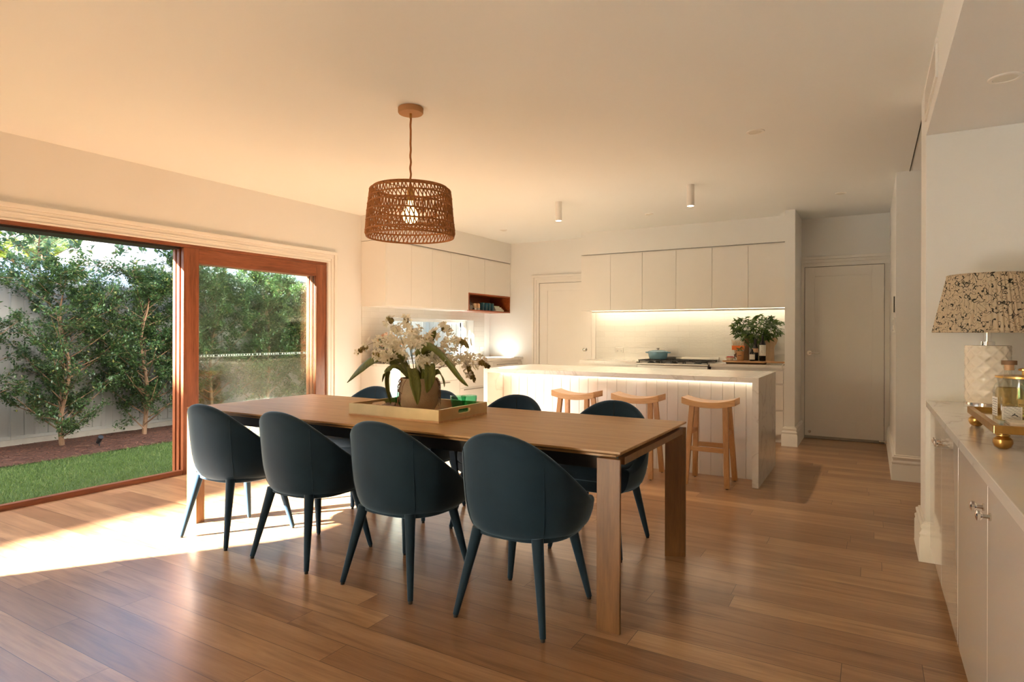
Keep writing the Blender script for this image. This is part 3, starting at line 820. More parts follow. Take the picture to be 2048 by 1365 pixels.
# ================================================================== PENDANT
PX, PY = -2.478, 2.972
t = thing('pendant_lamp', 'woven rope drum pendant lamp hanging over the dining table', 'lamp', (PX, PY, CZ))
MB().lathe([(.075, 0), (.078, -.004), (.078, -.030), (.074, -.036)], n=40).build('ceiling_rose', 'kraft', t)
MB().tube([(0, 0, -.035), (0, 0, -.065)], .008, 12).build('cord_grip', 'brass', t)
pts = [(.0018 * math.sin(k * 1.1), .0018 * math.cos(k * 1.3), -.06 - .44 * k / 30) for k in range(31)]
MB().tube(pts, .0062, 8).build('rope_cord', 'rope', t)
zt, zb = -.505, -.805
def srad(z):
    u = (zt - z) / (zt - zb); base = .248 + (.278 - .248) * u
    if u < .07: base -= .018 * (1 - u / .07) ** 2
    if u > .95: base -= .010 * ((u - .95) / .05) ** 2
    return base
m = MB()
lev = [zt + (zb - zt) * q for q in (0, .05, .22, .38, .54, .70, .86, 1.0)]
rr = random.Random(5)
NR = 64
for j, z in enumerate(lev):
    dz = 0 if j in (0, 1, 7) else .014
    m.tube([(srad(z) * math.cos(2 * PI * k / 48), srad(z) * math.sin(2 * PI * k / 48), z + dz * math.sin(2 * PI * k / 48 + j)) for k in range(48)], .0056, 6, closed=True)
for j in range(7):
    for k in range(NR):
        a0 = 2 * PI * (k + rr.uniform(-.1, .1)) / NR; sh = .11 if j % 2 == 0 else .06
        for d in (-1, 1):
            a1 = a0 + (sh if d > 0 else -.02)
            p = []
            for q in range(3):
                u = q / 2; a = a0 + (a1 - a0) * u; z = lev[j] + (lev[j + 1] - lev[j]) * u
                za = z + (.014 * math.sin(a + j) * (1 - u) if j not in (0, 1) else 0) + (.014 * math.sin(a + j + 1) * u if j + 1 not in (1, 7) else 0)
                p.append((srad(z) * math.cos(a), srad(z) * math.sin(a), za))
            m.tube(p, .0037, 5, cap=False)
m.build('woven_shade', 'rope', t, fix=False, ang=180)
m = MB()
for k in range(3):
    a = k * 2 * PI / 3 + .4; m.tube([(0, 0, zt + .002), (.235 * math.cos(a), .235 * math.sin(a), zt - .004)], .003, 6)
m.build('shade_spider', 'brass', t)
MB().lathe([(.001, 0), (.016, -.002), (.022, -.02), (.022, -.075), (.018, -.08)], (0, 0, -.50), 20).build('lamp_holder', 'brass', t)
MB().lathe([(.013, -.575), (.016, -.595), (.030, -.615), (.044, -.645), (.048, -.67), (.043, -.697), (.028, -.715), (.001, -.722)], n=24).build('bulb', 'bulb', t)

# ================================================================== CEILING FITTINGS
def downlight(x, y, z, label, r=.05):
    t = thing('downlight', label, 'downlight', (x, y, z), group='flush white downlights')
    m = MB(); n = 40
    m.lathe([(r * .72, -.001), (r * .74, -.006), (r * .97, -.006), (r, -.003), (r, 0), (r * .72, -.001)], n=n, cap=False); m.build('rim', 'white', t)
    MB().lathe([(.001, -.003), (r * .72, -.003), (r * .72, -.001), (.001, -.001)], n=n, cap=False).build('lens', 'label', t)
downlight(-.694, 4.516, CZ, 'flush white downlight in the main ceiling, largest right of centre', .06)
downlight(-.262, 6.889, CZ, 'small flush white downlight in front of the hall door')
downlight(-2.24, 6.984, CZ, 'small flush white downlight between the two cylinder spots')
downlight(-4.30, 7.103, CZ, 'small flush white downlight near the left kitchen cabinets')
downlight(.495, 3.335, 2.358, 'flush white downlight in the low ceiling over the sideboard', .062)
def spotc(x, y, label):
    t = thing('cylinder_spotlight', label, 'spotlight', (x, y, CZ), group='white cylinder spotlights over the island')
    MB().lathe([(.034, 0), (.034, -.198), (.030, -.20), (.029, -.188), (.001, -.188)], n=36).build('housing', 'white', t)
    MB().lathe([(.001, -.1865), (.028, -.1865), (.028, -.190), (.001, -.190)], n=24).build('lens', 'spot', t)
    l = bpy.data.lights.new('spot_lamp', 'SPOT'); l.energy = 40; l.spot_size = math.radians(95); l.spot_blend = .7; l.color = (1, .80, .56); l.shadow_soft_size = .03
    o = bpy.data.objects.new('spot_lamp', l); C.objects.link(o); o.parent = t; o.location = (0, 0, -.205)
spotc(-2.873, 5.878, 'white cylinder ceiling spotlight, the left one above the island')
spotc(-1.466, 5.814, 'white cylinder ceiling spotlight, the right one above the island')
# air vent in the bulkhead
t = thing('air_vent', 'white louvred air vent in the bulkhead at the upper right', 'vent')
m = MB(); y0, y1, z0, z1 = 3.40, 4.08, 2.432, 2.618; x0, x1 = .252, .262; f = .028
m.box(x0, x1, y0, y1, z0, z0 + f); m.box(x0, x1, y0, y1, z1 - f, z1); m.box(x0, x1, y0, y0 + f, z0 + f, z1 - f); m.box(x0, x1, y1 - f, y1, z0 + f, z1 - f)
m.build('frame', 'trim', t, smooth=False, bevel=.002)
MB().box(.2605, .2618, y0 + f, y1 - f, z0 + f, z1 - f).build('backing', 'greybowl', t, smooth=False)
m = MB(); z = z0 + f + .006
while z < z1 - f: m.box(.254, .2604, y0 + f, y1 - f, z, z + .004); z += .0105
m.build('louvres', 'trim', t, smooth=False)
# wall controls
t = thing('wall_controller', 'white wall controller with dark edge, upper of two beside the hall door', 'control panel', group='controls on the hall wall')
MB().box(.167, .184, 6.36, 6.50, 1.445, 1.60).build('case', 'white', t, smooth=False, bevel=.003); MB().box(.171, .180, 6.357, 6.36, 1.452, 1.592).build('dark_edge', 'dark', t, smooth=False)
t = thing('wall_controller', 'white wall thermostat, lower of two beside the hall door', 'control panel', group='controls on the hall wall')
MB().box(.170, .184, 6.37, 6.49, 1.275, 1.405).build('case', 'white', t, smooth=False, bevel=.003); MB().box(.1694, .170, 6.39, 6.47, 1.34, 1.39).build('screen', 'greybowl', t, smooth=False)
MB().tube([(.170, 6.43, 1.295), (.168, 6.43, 1.295)], .006, 12).build('button', 'ink', t)
def outlet(loc, rz, label):
    t = thing('power_outlet', label, 'outlet', loc, rz)
    MB().box(-.058, .058, -.008, 0, -.036, .036).build('plate', 'white', t, smooth=False, bevel=.003)
    m = MB()
    for x in (-.028, .028):
        m.box(x - .007, x - .004, -.0085, -.008, -.012, -.004); m.box(x + .004, x + .007, -.0085, -.008, -.012, -.004); m.box(x - .001, x + .001, -.0085, -.008, -.024, -.016)
    m.build('sockets', 'ink', t, smooth=False)
    m = MB()
    for x in (-.028, .028): m.box(x - .005, x + .005, -.010, -.008, .012, .024)
    m.build('switches', 'white', t, smooth=False)
outlet((-3.065, YB - .010, 1.03), 0, 'white double power outlet on the tiles left of the cooker')
outlet((XL + .010, 8.00, 1.02), PI / 2, 'white power outlet on the tiles right of the kitchen window')

# ================================================================== TRAY AND FLOWERS
t = thing('serving_tray', 'square gold-leaf serving tray with slot handles on the dining table', 'tray')
x0, x1, y0, y1, z0, z1 = -2.716, -2.040, 2.690, 3.180, TZ, TZ + .073; w_ = .014
MB().box(x0, x1, y0, y1, z0, z0 + .010).build('tray_base', 'board', t, smooth=False)
for a, b in ((y0, y0 + w_), (y1 - w_, y1)): MB().box(x0, x1, a, b, z0 + .010, z1).build('long_side', 'gold', t, smooth=False, bevel=.001)
zc = z0 + .046; hw, hh = .062, .012; yc = (y0 + y1) / 2
for xa, xb in ((x1 - w_, x1), (x0, x0 + w_)):
    m = MB()
    m.box(xa, xb, y0 + w_, yc - hw, z0 + .010, z1); m.box(xa, xb, yc + hw, y1 - w_, z0 + .010, z1)
    m.box(xa, xb, yc - hw, yc + hw, z0 + .010, zc - hh); m.box(xa, xb, yc - hw, yc + hw, zc + hh, z1)
    for s_ in (-1, 1):   # rounded slot ends
        for a in range(4):
            t0, t1 = a * PI / 8, (a + 1) * PI / 8
            for zz in (-1, 1):
                ya = hw - hh + hh * math.sin(t0); yb_ = hw - hh + hh * math.sin(t1); zz0 = hh * math.cos(t1)
                lo, hi = sorted((zc + zz * zz0, zc + zz * hh)); l2, h2 = sorted((yc + s_ * ya, yc + s_ * yb_)); m.box(xa, xb, l2, h2, lo, hi)
    m.build('short_side', 'gold', t, smooth=False)

POT = Vector((-2.40, 2.965, TZ + .0105))
t = thing('flower_pot', 'rough clay pot of white blossom sprays and long strap leaves on the tray', 'potted flowers', POT)
prof = [(.001, 0), (.078, 0), (.088, .006), (.112, .045), (.124, .095), (.124, .14), (.117, .185), (.112, .210), (.101, .210), (.105, .18), (.105, .15), (.001, .15)]
MB().lathe(prof, n=48, cap=False).build('pot', 'clay', t)
MB().lathe([(.001, .165), (.105, .160), (.105, .152)], n=24, cap=False).build('moss', 'bud', t)
def bez(P, n):
    out = []
    for k in range(n + 1):
        u = k / n; q = [Vector(p) for p in P]
        while len(q) > 1: q = [a.lerp(b, u) for a, b in zip(q, q[1:])]
        out.append(q[0])
    return out
def strap_leaf(P, wmax, n=18, fold=.35, tilt=.95):
    pts = bez(P, n); m = MB(); rows = []
    for k, p in enumerate(pts):
        d = (pts[min(k + 1, n)] - pts[max(k - 1, 0)]).normalized()
        side = d.cross(Vector((0, 0, 1))); side = side.normalized() if side.length > .45 and tilt > .5 else Vector((.86, .5, 0))
        up_ = side.cross(d).normalized(); u = k / n
        if side.y > 0: side = -side; up_ = -up_
        tw = tilt * math.sin(min(1, u * 2.2) * PI / 2)
        side, up_ = side * math.cos(tw) + up_ * math.sin(tw), up_ * math.cos(tw) - side * math.sin(tw)
        wd = 1.25 * wmax * min(1, (1 - u) * 4.5 + .02) ** .6 * min(1, .40 + u * 1.3)
        rows.append([p + side * wd * v + up_ * fold * wd * abs(v) for v in (-1, -.5, 0, .5, 1)])
    m.grid(rows); o = m.build('leaf', 'strap', t, fix=False, ang=80)
    s = o.modifiers.new('solid', 'SOLIDIFY'); s.thickness = .0012
def L(x, z, y=0): return (x - POT.x, y, z - POT.z)  # many leaf and spray points converted beforehand from image pixel positions
strap_leaf([L(-2.46, .95), L(-2.58, 1.22, -.02), L(-2.765, 1.122, -.06), L(-2.93, .934, -.08)], .030)  # most leaf points off the pot plane slid along their camera rays
strap_leaf([L(-2.47, .95, .02), L(-2.55, 1.25, .02), L(-2.80, 1.12, 0), L(-2.955, .965, -.02)], .024)
strap_leaf([L(-2.385, .952, -.02), L(-2.39, 1.30, -.08), L(-2.15, 1.18, -.12), L(-2.085, 1.01, -.13), L(-1.94, .959, -.14)], .036)
strap_leaf([L(-2.36, .95, .02), L(-2.36, 1.26, 0), L(-2.205, 1.15, -.06), L(-2.07, 1.007, -.08)], .030)
strap_leaf([L(-2.39, .955, -.05), L(-2.38, 1.13, -.14), L(-2.26, 1.02, -.20), L(-2.25, .844, -.20)], .026, tilt=.15)
strap_leaf([L(-2.33, .965, -.05), L(-2.20, 1.18, -.16), L(-2.135, 1.035, -.20), L(-2.19, .913, -.19)], .025, tilt=.15)
strap_leaf([L(-2.43, .955, -.03), L(-2.47, 1.144, -.10), L(-2.59, 1.069, -.14), L(-2.555, .945, -.14), L(-2.505, .826, -.14)], .014)
strap_leaf([L(-2.47, .95, 0), L(-2.545, 1.10, -.04), L(-2.61, 1.065, -.08), L(-2.62, .95, -.09)], .011)
strap_leaf([L(-2.32, .95, 0), L(-2.24, 1.08, -.02), L(-2.18, 1.0, -.06), L(-2.15, .94, -.08)], .018)
strap_leaf([L(-2.38, .98, 0), L(-2.35, 1.12, -.02), L(-2.28, 1.24, -.03), L(-2.25, 1.27, -.03)], .014)
strap_leaf([L(-2.40, .97, .0), L(-2.40, 1.06, -.05), L(-2.34, 1.12, -.08), L(-2.27, 1.0, -.1)], .024)
strap_leaf([L(-2.44, .97, .0), L(-2.50, 1.04, -.03), L(-2.54, 1.08, -.06), L(-2.58, 1.10, -.1)], .020)
# flowering sprays
def petal_flower(m, c, d, r, rnd):
    d = d.normalized(); a = d.cross(Vector((0, 0, 1))); a = a.normalized() if a.length > .1 else Vector((1, 0, 0)); b = d.cross(a)
    for k in range(5):
        an = k * 2 * PI / 5 + rnd.uniform(0, 1); e = a * math.cos(an) + b * math.sin(an); g = d.cross(e)
        q0 = c; q1 = c + e * r * .55 + g * r * .34 + d * r * .30; q2 = c + e * r * 1.1 + d * r * .25; q3 = c + e * r * .55 - g * r * .34 + d * r * .30
        m.poly([q0, q1, q2, q3])
def spray(P, nflow, nbud, r=.021, seed=0, budtip=True, stemr=.0022):
    rnd = random.Random(seed); pts = bez(P, 24)
    s = MB().tube(pts, [stemr] * 12 + [stemr * .6] * 13, 5).build('flower_stem', 'strap', t)
    m = MB()
    for k in range(nflow):
        u = .42 + .50 * k / max(1, nflow); p = pts[int(u * 24)]
        off = Vector((rnd.uniform(-1, 1), rnd.uniform(-1, 1), rnd.uniform(-.5, 1))).normalized()
        petal_flower(m, p + off * rnd.uniform(.010, .048), off + Vector((0, -.3, .2)), r * rnd.uniform(.8, 1.25), rnd)
    m.build('blossom', 'petal', s, smooth=False, fix=False)
    m = MB()
    for k in range(nbud):
        u = (.80 + .20 * k / nbud) if budtip else rnd.uniform(.5, 1); p = pts[min(24, int(u * 24))]
        off = Vector((rnd.uniform(-1, 1), rnd.uniform(-1, 1), rnd.uniform(-.6, 1))).normalized(); rb = .0095 * (1.15 - .5 * (k / nbud))
        bmesh.ops.create_icosphere(m.bm, subdivisions=1, radius=rb, matrix=Matrix.Translation(p + off * rnd.uniform(.004, .013)) @ Matrix.Diagonal((1, 1, 1.4, 1)))
    m.build('flower_bud', 'bud', s, fix=False)
sp = [((-2.46, 1.0), (-2.55, 1.20), (-2.72, 1.26), (-2.80, 1.18), (-2.89, 1.115), 7, 16, -.02),
      ((-2.45, 1.0), (-2.52, 1.20), (-2.60, 1.30), (-2.64, 1.33), (-2.70, 1.355), 4, 30, .02),
      ((-2.42, 1.0), (-2.47, 1.15), (-2.50, 1.24), (-2.50, 1.33), (-2.51, 1.365), 7, 10, 0),
      ((-2.44, 1.0), (-2.55, 1.14), (-2.62, 1.22), (-2.66, 1.27), (-2.69, 1.30), 8, 14, .05),
      ((-2.40, 1.0), (-2.36, 1.15), (-2.32, 1.26), (-2.25, 1.30), (-2.21, 1.27), 10, 18, .03),
      ((-2.38, 1.0), (-2.30, 1.18), (-2.18, 1.25), (-2.10, 1.22), (-2.06, 1.17), 9, 18, .02),
      ((-2.36, 1.0), (-2.24, 1.20), (-2.10, 1.18), (-2.03, 1.06), (-1.985, .965), 8, 22, 0),
      ((-2.36, 1.0), (-2.20, 1.12), (-2.08, 1.12), (-2.01, 1.10), (-1.96, 1.045), 7, 20, .06),
      ((-2.38, 1.0), (-2.24, 1.10), (-2.14, 1.13), (-2.09, 1.08), (-2.05, 1.04), 9, 10, -.06),
      ((-2.42, 1.0), (-2.46, 1.12), (-2.42, 1.20), (-2.40, 1.26), (-2.38, 1.28), 13, 4, -.04),
      ((-2.42, 1.0), (-2.48, 1.10), (-2.52, 1.16), (-2.56, 1.20), (-2.58, 1.22), 14, 4, -.07),
      ((-2.40, 1.0), (-2.36, 1.10), (-2.33, 1.16), (-2.30, 1.21), (-2.26, 1.22), 14, 3, -.05),
      ((-2.44, 1.0), (-2.50, 1.08), (-2.56, 1.10), (-2.60, 1.12), (-2.63, 1.12), 13, 3, -.08),
      ((-2.38, 1.0), (-2.30, 1.09), (-2.25, 1.13), (-2.20, 1.15), (-2.17, 1.15), 14, 5, -.04),
      ((-2.41, 1.0), (-2.44, 1.10), (-2.46, 1.17), (-2.47, 1.23), (-2.47, 1.25), 14, 3, .03),
      ((-2.44, 1.0), (-2.52, 1.06), (-2.62, 1.14), (-2.70, 1.20), (-2.74, 1.20), 10, 5, .06),
      ((-2.38, 1.0), (-2.34, 1.06), (-2.30, 1.10), (-2.24, 1.09), (-2.20, 1.07), 12, 3, -.09)]
for k, q in enumerate(sp):
    P = [L(q[i][0], q[i][1], q[7] * (i / 4) * 2) for i in range(5)]; P[0] = L(q[0][0], .96, 0)
    spray(P, int(q[5] * 2.2), int(q[6] * 1.8), .026, k)
# trailing roots
rnd = random.Random(11)
for am, sg, cnt in ((4.02, .26, 15), (.35, .2, 10)):
    m = MB()
    for k in range(cnt):
        a = rnd.gauss(am, sg); p = [Vector((.110 * math.cos(a), .110 * math.sin(a), .21))]; rr2 = .118
        for j in range(7):
            a += rnd.uniform(-.12, .12); rr2 = min(.132, rr2 + .006); p.append(Vector((rr2 * math.cos(a), rr2 * math.sin(a), .21 - .022 * (j + 1) * rnd.uniform(.6, 1.2))))
        m.tube(p, .0016, 4)
    m.build('trailing_roots', 'bark', t)

def tumbler(x, y, z, label, mat='green_glass', s=1.0):
    t = thing('glass_tumbler', label, 'glass', (x, y, z), group='green glass tumblers on the tray')
    n = 30; rows = []
    def ring(r, zz): return [(r * (1 + .03 * math.cos(10 * 2 * PI * k / n * 1.0)) * math.cos(2 * PI * k / n), r * (1 + .03 * math.cos(10 * 2 * PI * k / n)) * math.sin(2 * PI * k / n), zz) for k in range(n)]
    m = MB(); P = [ring(.033, 0), ring(.036, .004), ring(.043, .055), ring(.049, .098), ring(.0465, .098), ring(.041, .05), ring(.032, .012)]
    V = [[m.bm.verts.new(p) for p in r] for r in P]
    for A, B in zip(V, V[1:]):
        for k in range(n): m.bm.faces.new((A[k], A[(k + 1) % n], B[(k + 1) % n], B[k]))
    m.bm.faces.new(V[0][::-1]); m.bm.faces.new(V[-1]); m.build('tumbler_body', mat, t, ang=60)
    MB().lathe([(.0475, .0975), (.0495, .099), (.0475, .1005), (.0455, .099), (.0475, .0975)], n=30, cap=False).build('rim', 'clear', t)
tumbler(-2.190, 3.085, TZ + .0105, 'green ribbed glass tumbler at the right of the tray')
tumbler(-2.655, 3.105, TZ + .0105, 'green ribbed glass tumbler behind the napkin, left of the flower pot')
tumbler(-2.150, 3.145, TZ + .0105, 'green glass tumbler at the back corner, partly behind the other right one')
t = thing('glass_tumbler', 'amber glass tumbler pressed against the left of the clay pot', 'glass', (-2.585, 3.055, TZ + .0105))
MB().lathe([(.024, 0), (.028, .004), (.033, .07), (.031, .07), (.026, .01), (.001, .01)], n=24, cap=False).build('tumbler_body', 'amber_glass', t)
def napkin(cx, cy, z0, w_, h_, rz, seed, label):
    m = MB(); n = 22; rows = []; top = []; rnd = random.Random(seed); f1, f2, f3 = rnd.uniform(11, 15), rnd.uniform(6, 9), rnd.uniform(17, 23)
    for i in range(n + 1):
        row = []; tr = []
        for j in range(n + 1):
            u, v = i / n * 2 - 1, j / n * 2 - 1
            e = max(0, 1 - max(abs(u), abs(v)) ** 4)
            x = w_ * u * (1 - .15 * abs(v)) + .008 * math.sin(v * 7 + seed); y = h_ * v + .010 * math.sin(u * 6 + seed)
            z = z0 + .012 + e * (.012 + .011 * abs(math.sin(f1 * .5 * u + f2 * .5 * v)) + .006 * abs(math.sin(f3 * .5 * v - f1 * .3 * u)))
            row.append((cx + x * math.cos(rz) - y * math.sin(rz), cy + x * math.sin(rz) + y * math.cos(rz), z))
        rows.append(row)
    V = m.grid(rows); W = m.grid([[(x, y, z0 + .0005) for x, y, z in r] for r in rows])
    for q in range(n):
        for A, B in (((0, q), (0, q + 1)), ((n, q), (n, q + 1)), ((q, 0), (q + 1, 0)), ((q, n), (q + 1, n))): m.bm.faces.new((V[A[0]][A[1]], V[B[0]][B[1]], W[B[0]][B[1]], W[A[0]][A[1]]))
    tag(m.build('cloth_napkin', 'napkin', None, ang=60), label, 'napkin')
napkin(-2.615, 2.87, TZ + .0105, .085, .06, .4, 3, 'crumpled printed cloth napkin beside the clay pot in the tray')
napkin(-2.648, 2.995, TZ + .0105, .05, .045, 1.1, 5, 'rumpled cloth napkin in the left corner of the tray, behind the other')

# ================================================================== SIDEBOARD ITEMS
BZ = .89
t = thing('table_lamp', 'table lamp with black floral pleated shade and white diamond-relief base', 'lamp', (.503, 3.84, BZ))
MB().lathe([(.001, 0), (.098, 0), (.098, .026), (.094, .028), (.001, .028)], n=48, cap=False).build('metal_foot', 'chrome', t)
m = MB(); NA, NZ = 96, 72; P = []
for j in range(NZ + 1):
    z = .028 + .282 * j / NZ; row = []
    for i in range(NA + 1):
        a = 2 * PI * i / NA; u = a / (2 * PI) * 10; v = z / .058
        p, q = (u + v), (u - v); f = lambda k: abs((k % 1.0) - .5) * 2
        e = max(f(p), f(q)); h = .0085 * (e ** 2.5)
        if j in (0, NZ): h = .006
        row.append(((.087 + h) * math.cos(a), (.087 + h) * math.sin(a), z))
    P.append(row)
m.grid(P); m.lathe([(.092, .31), (.001, .311)], n=48, cap=False); m.build('lamp_body', 'ceramic', t, ang=60)
MB().lathe([(.001, .311), (.030, .311), (.030, .330), (.013, .331), (.013, .40), (.001, .40)], n=32, cap=False).build('neck', 'chrome', t)
m = MB(); NA = 240; rows = []
for j in range(9):
    u = j / 8; z = .378 + .282 * u; r0 = .226 + (.166 - .226) * u; row = []
    for i in range(NA):
        a = 2 * PI * i / NA; am = .0060 * (1 - .35 * u)
        row.append(m.bm.verts.new(((r0 + am * math.cos(60 * a + 1.2 * math.sin(a * 5))) * math.cos(a), (r0 + am * math.cos(60 * a + 1.2 * math.sin(a * 5))) * math.sin(a), z)))
    rows.append(row)
for A, B in zip(rows, rows[1:]):
    for k in range(NA): m.bm.faces.new((A[k], A[(k + 1) % NA], B[(k + 1) % NA], B[k]))
m.build('lamp_shade', 'floral', t, fix=False, ang=180)
m = MB()
for z, r in ((.378, .228), (.660, .168)): m.tube([(r * math.cos(2 * PI * k / 60), r * math.sin(2 * PI * k / 60), z) for k in range(60)], .004, 6, closed=True)
m.build('shade_binding', 'floral', t)
# brass tray
t = thing('footed_tray', 'aged brass mirror tray on round ball feet on the sideboard', 'tray')
x0, x1, y0, y1 = .335, .80, 2.44, 3.055; z0, z1 = BZ + .050, BZ + .076; w_ = .018
m = MB(); m.box(x0, x1, y0, y0 + w_, z0, z1); m.box(x0, x1, y1 - w_, y1, z0, z1); m.box(x0, x0 + w_, y0 + w_, y1 - w_, z0, z1); m.box(x1 - w_, x1, y0 + w_, y1 - w_, z0, z1)
m.build('rim', 'brass', t, smooth=False, bevel=.002)
MB().box(x0 + w_, x1 - w_, y0 + w_, y1 - w_, z0 + .004, z0 + .012).build('mirror_base', 'chrome', t, smooth=False)
for a, b in ((.362, 2.466), (.362, 3.03), (.775, 2.466), (.775, 3.03)):
    MB().lathe([(.001, 0), (.012, .001), (.022, .008), (.0265, .02), (.025, .031), (.018, .038), (.014, .041), (.019, .043), (.019, .046), (.015, .0475), (.015, .050), (.001, .050)], (a, b, BZ), 28, cap=False).build('ball_foot', 'brass', t)
TB = z0 + .0125
# bottle
def rrect(a, b, r, n=5):
    o = []
    for cx, cy, s in ((a - r, b - r, 0), (-a + r, b - r, 1), (-a + r, -b + r, 2), (a - r, -b + r, 3)):
        for k in range(n): an = (s + k / (n - 1)) * PI / 2; o.append((cx + r * math.cos(an), cy + r * math.sin(an)))
    return o
def shell(m, secs):
    V = []
    for (a, b, r, z) in secs: V.append([m.bm.verts.new((x, y, z)) for x, y in rrect(a, b, r)])
    n = len(V[0])
    for A, B in zip(V, V[1:]):
        for k in range(n): m.bm.faces.new((A[k], A[(k + 1) % n], B[(k + 1) % n], B[k]))
    m.bm.faces.new(V[0][::-1]); m.bm.faces.new(V[-1])
t = thing('spirit_bottle', 'square clear bottle of golden spirit with a cork stopper on the brass tray', 'bottle', (.398, 2.60, TB), .12)
m = MB(); shell(m, [(.036, .036, .014, 0), (.038, .038, .014, .004), (.038, .038, .014, .118), (.034, .034, .022, .136), (.020, .020, .0198, .150), (.0145, .0145, .0143, .160), (.0145, .0145, .0143, .186), (.017, .017, .0168, .188), (.017, .017, .0168, .198)]); m.build('bottle_glass', 'clear', t, ang=50)
m = MB(); shell(m, [(.033, .033, .012, .016), (.033, .033, .012, .112), (.030, .030, .018, .124)]); m.build('golden_spirit', 'amber_glass', t, ang=50)
m = MB(); m.tube([(0, 0, .182), (0, 0, .200)], .0135, 20); m.build('cork', 'board', t)
m = MB(); m.tube([(0, 0, .200), (0, 0, .214)], .021, 28); m.build('stopper_cap', 'bark', t)
lb = MB().box(-.030, .024, -.0390, -.0382, .020, .064).build('front_label', 'label', t, smooth=False)
m = MB(); rnd = random.Random(2)
for k in range(12):
    z = .024 + .0036 * k; m.tube([(x, -.0392, z + .0012 * math.sin(x * 400 + k * 2)) for x in [-.026 + .0052 * q for q in range(10)]], .0004, 4)
m.tube([(-.004, -.0393, .034), (.002, -.0393, .038), (.008, -.0393, .036), (.012, -.0393, .032)], .0016, 5)
m.tube([(.004, -.0393, .037), (.004, -.0393, .043)], .0013, 5)
m.build('label_print', 'ink', lb)
m = MB(); m.box(-.0390, -.0382, -.026, .026, .030, .092); m.build('side_label', 'label', t, smooth=False)
m = MB()
for k in range(7): m.tube([(-.0392, y, .036 + .008 * k + .002 * math.sin(y * 300 + k)) for y in [-.022 + .0044 * q for q in range(11)]], .0007, 4)
m.build('side_print', 'ink', t)
# ice bucket
t = thing('ice_bucket', 'clear glass ice bucket with brass rim and lid behind the spirit bottle', 'ice bucket', (.485, 2.88, TB))
MB().lathe([(.001, 0), (.068, 0), (.076, .10), (.082, .142), (.079, .142), (.073, .10), (.065, .006), (.001, .006)], n=40, cap=False).build('bucket_glass', 'clear', t)
MB().lathe([(.081, .140), (.086, .142), (.086, .149), (.078, .150), (.001, .153)], n=40, cap=False).build('brass_lid', 'brass', t)
MB().lathe([(.008, .152), (.008, .166), (.018, .169), (.019, .175), (.012, .178), (.001, .178)], n=24, cap=False).build('lid_knob', 'brass', t)
# green bottle at the frame edge
t = thing('green_bottle', 'green glass bottle with white label at the right edge on the brass tray', 'bottle', (.472, 2.69, TB))
MB().lathe([(.001, 0), (.034, 0), (.036, .004), (.036, .105), (.030, .125), (.014, .142), (.013, .185), (.001, .185)], n=32, cap=False).build('bottle_glass', 'green_glass', t)
MB().lathe([(.0362, .02), (.0366, .022), (.0366, .078), (.0362, .08)], n=32, cap=False).build('label', 'label', t)
m = MB()
for k in range(4): m.tube([(.0372 * math.cos(a), .0372 * math.sin(a), .032 + .010 * k) for a in [PI * (1.1 + .05 * q) for q in range(9)]], .0012, 4)
m.build('label_print', 'ink', t)
t = thing('leaf_sprig', 'small green and orange leaf sprig on the stone coasters', 'leaves', (.440, 2.515, TB + .0225))
m = MB(); rnd = random.Random(4)
for k in range(9):
    b = Vector((rnd.uniform(-.02, .045), rnd.uniform(-.01, .03), rnd.uniform(.01, .05))); d = Vector((rnd.uniform(-1, 1), rnd.uniform(-1, .3), rnd.uniform(-.4, .5))).normalized(); s_ = d.cross(Vector((0, 0, 1))).normalized()
    m.poly([b, b + d * .014 + s_ * .007, b + d * .032, b + d * .014 - s_ * .007])
m.build('leaflets', 'yellow_tree', t, smooth=False, fix=False)
MB().tube([(0, 0, 0), (.01, .005, .03), (.03, .01, .05)], .0014, 5).build('twig', 'bark', t)
for k in range(2):
    t = MB(); t.prism([(x + .452 + .004 * k, y + 2.520) for x, y in rrect(.075, .052, .012)], TB + .0112 * k, TB + .0112 * k + .010)
    tag(t.build('stone_coaster', 'ceramic', bevel=.001), ['white stone coaster, lower of the two on the brass tray', 'white stone coaster, topmost of the two on the brass tray'][k], 'coaster', 'stacked white coasters')

# ================================================================== COOKER BENCH ITEMS
t = thing('casserole_pot', 'pale blue enamel casserole pot with lid on the gas hob', 'pot', (-2.42, 7.93, .928))
MB().lathe([(.001, 0), (.095, 0), (.108, .006), (.120, .04), (.127, .092), (.120, .092), (.001, .09)], n=48, cap=False).build('pot_body', 'enamel_blue', t)
MB().lathe([(.130, .093), (.131, .098), (.120, .106), (.07, .118), (.001, .122)], n=48, cap=False).build('lid', 'enamel_blue', t)
MB().lathe([(.010, .120), (.009, .132), (.020, .138), (.021, .146), (.001, .148)], n=24, cap=False).build('lid_knob', 'steel', t)
for s_ in (-1, 1): MB().tube([(s_ * .122, -.035, .084), (s_ * .155, -.028, .088), (s_ * .162, 0, .088), (s_ * .155, .028, .088), (s_ * .122, .035, .084)], .007, 8).build('handle', 'enamel_blue', t)
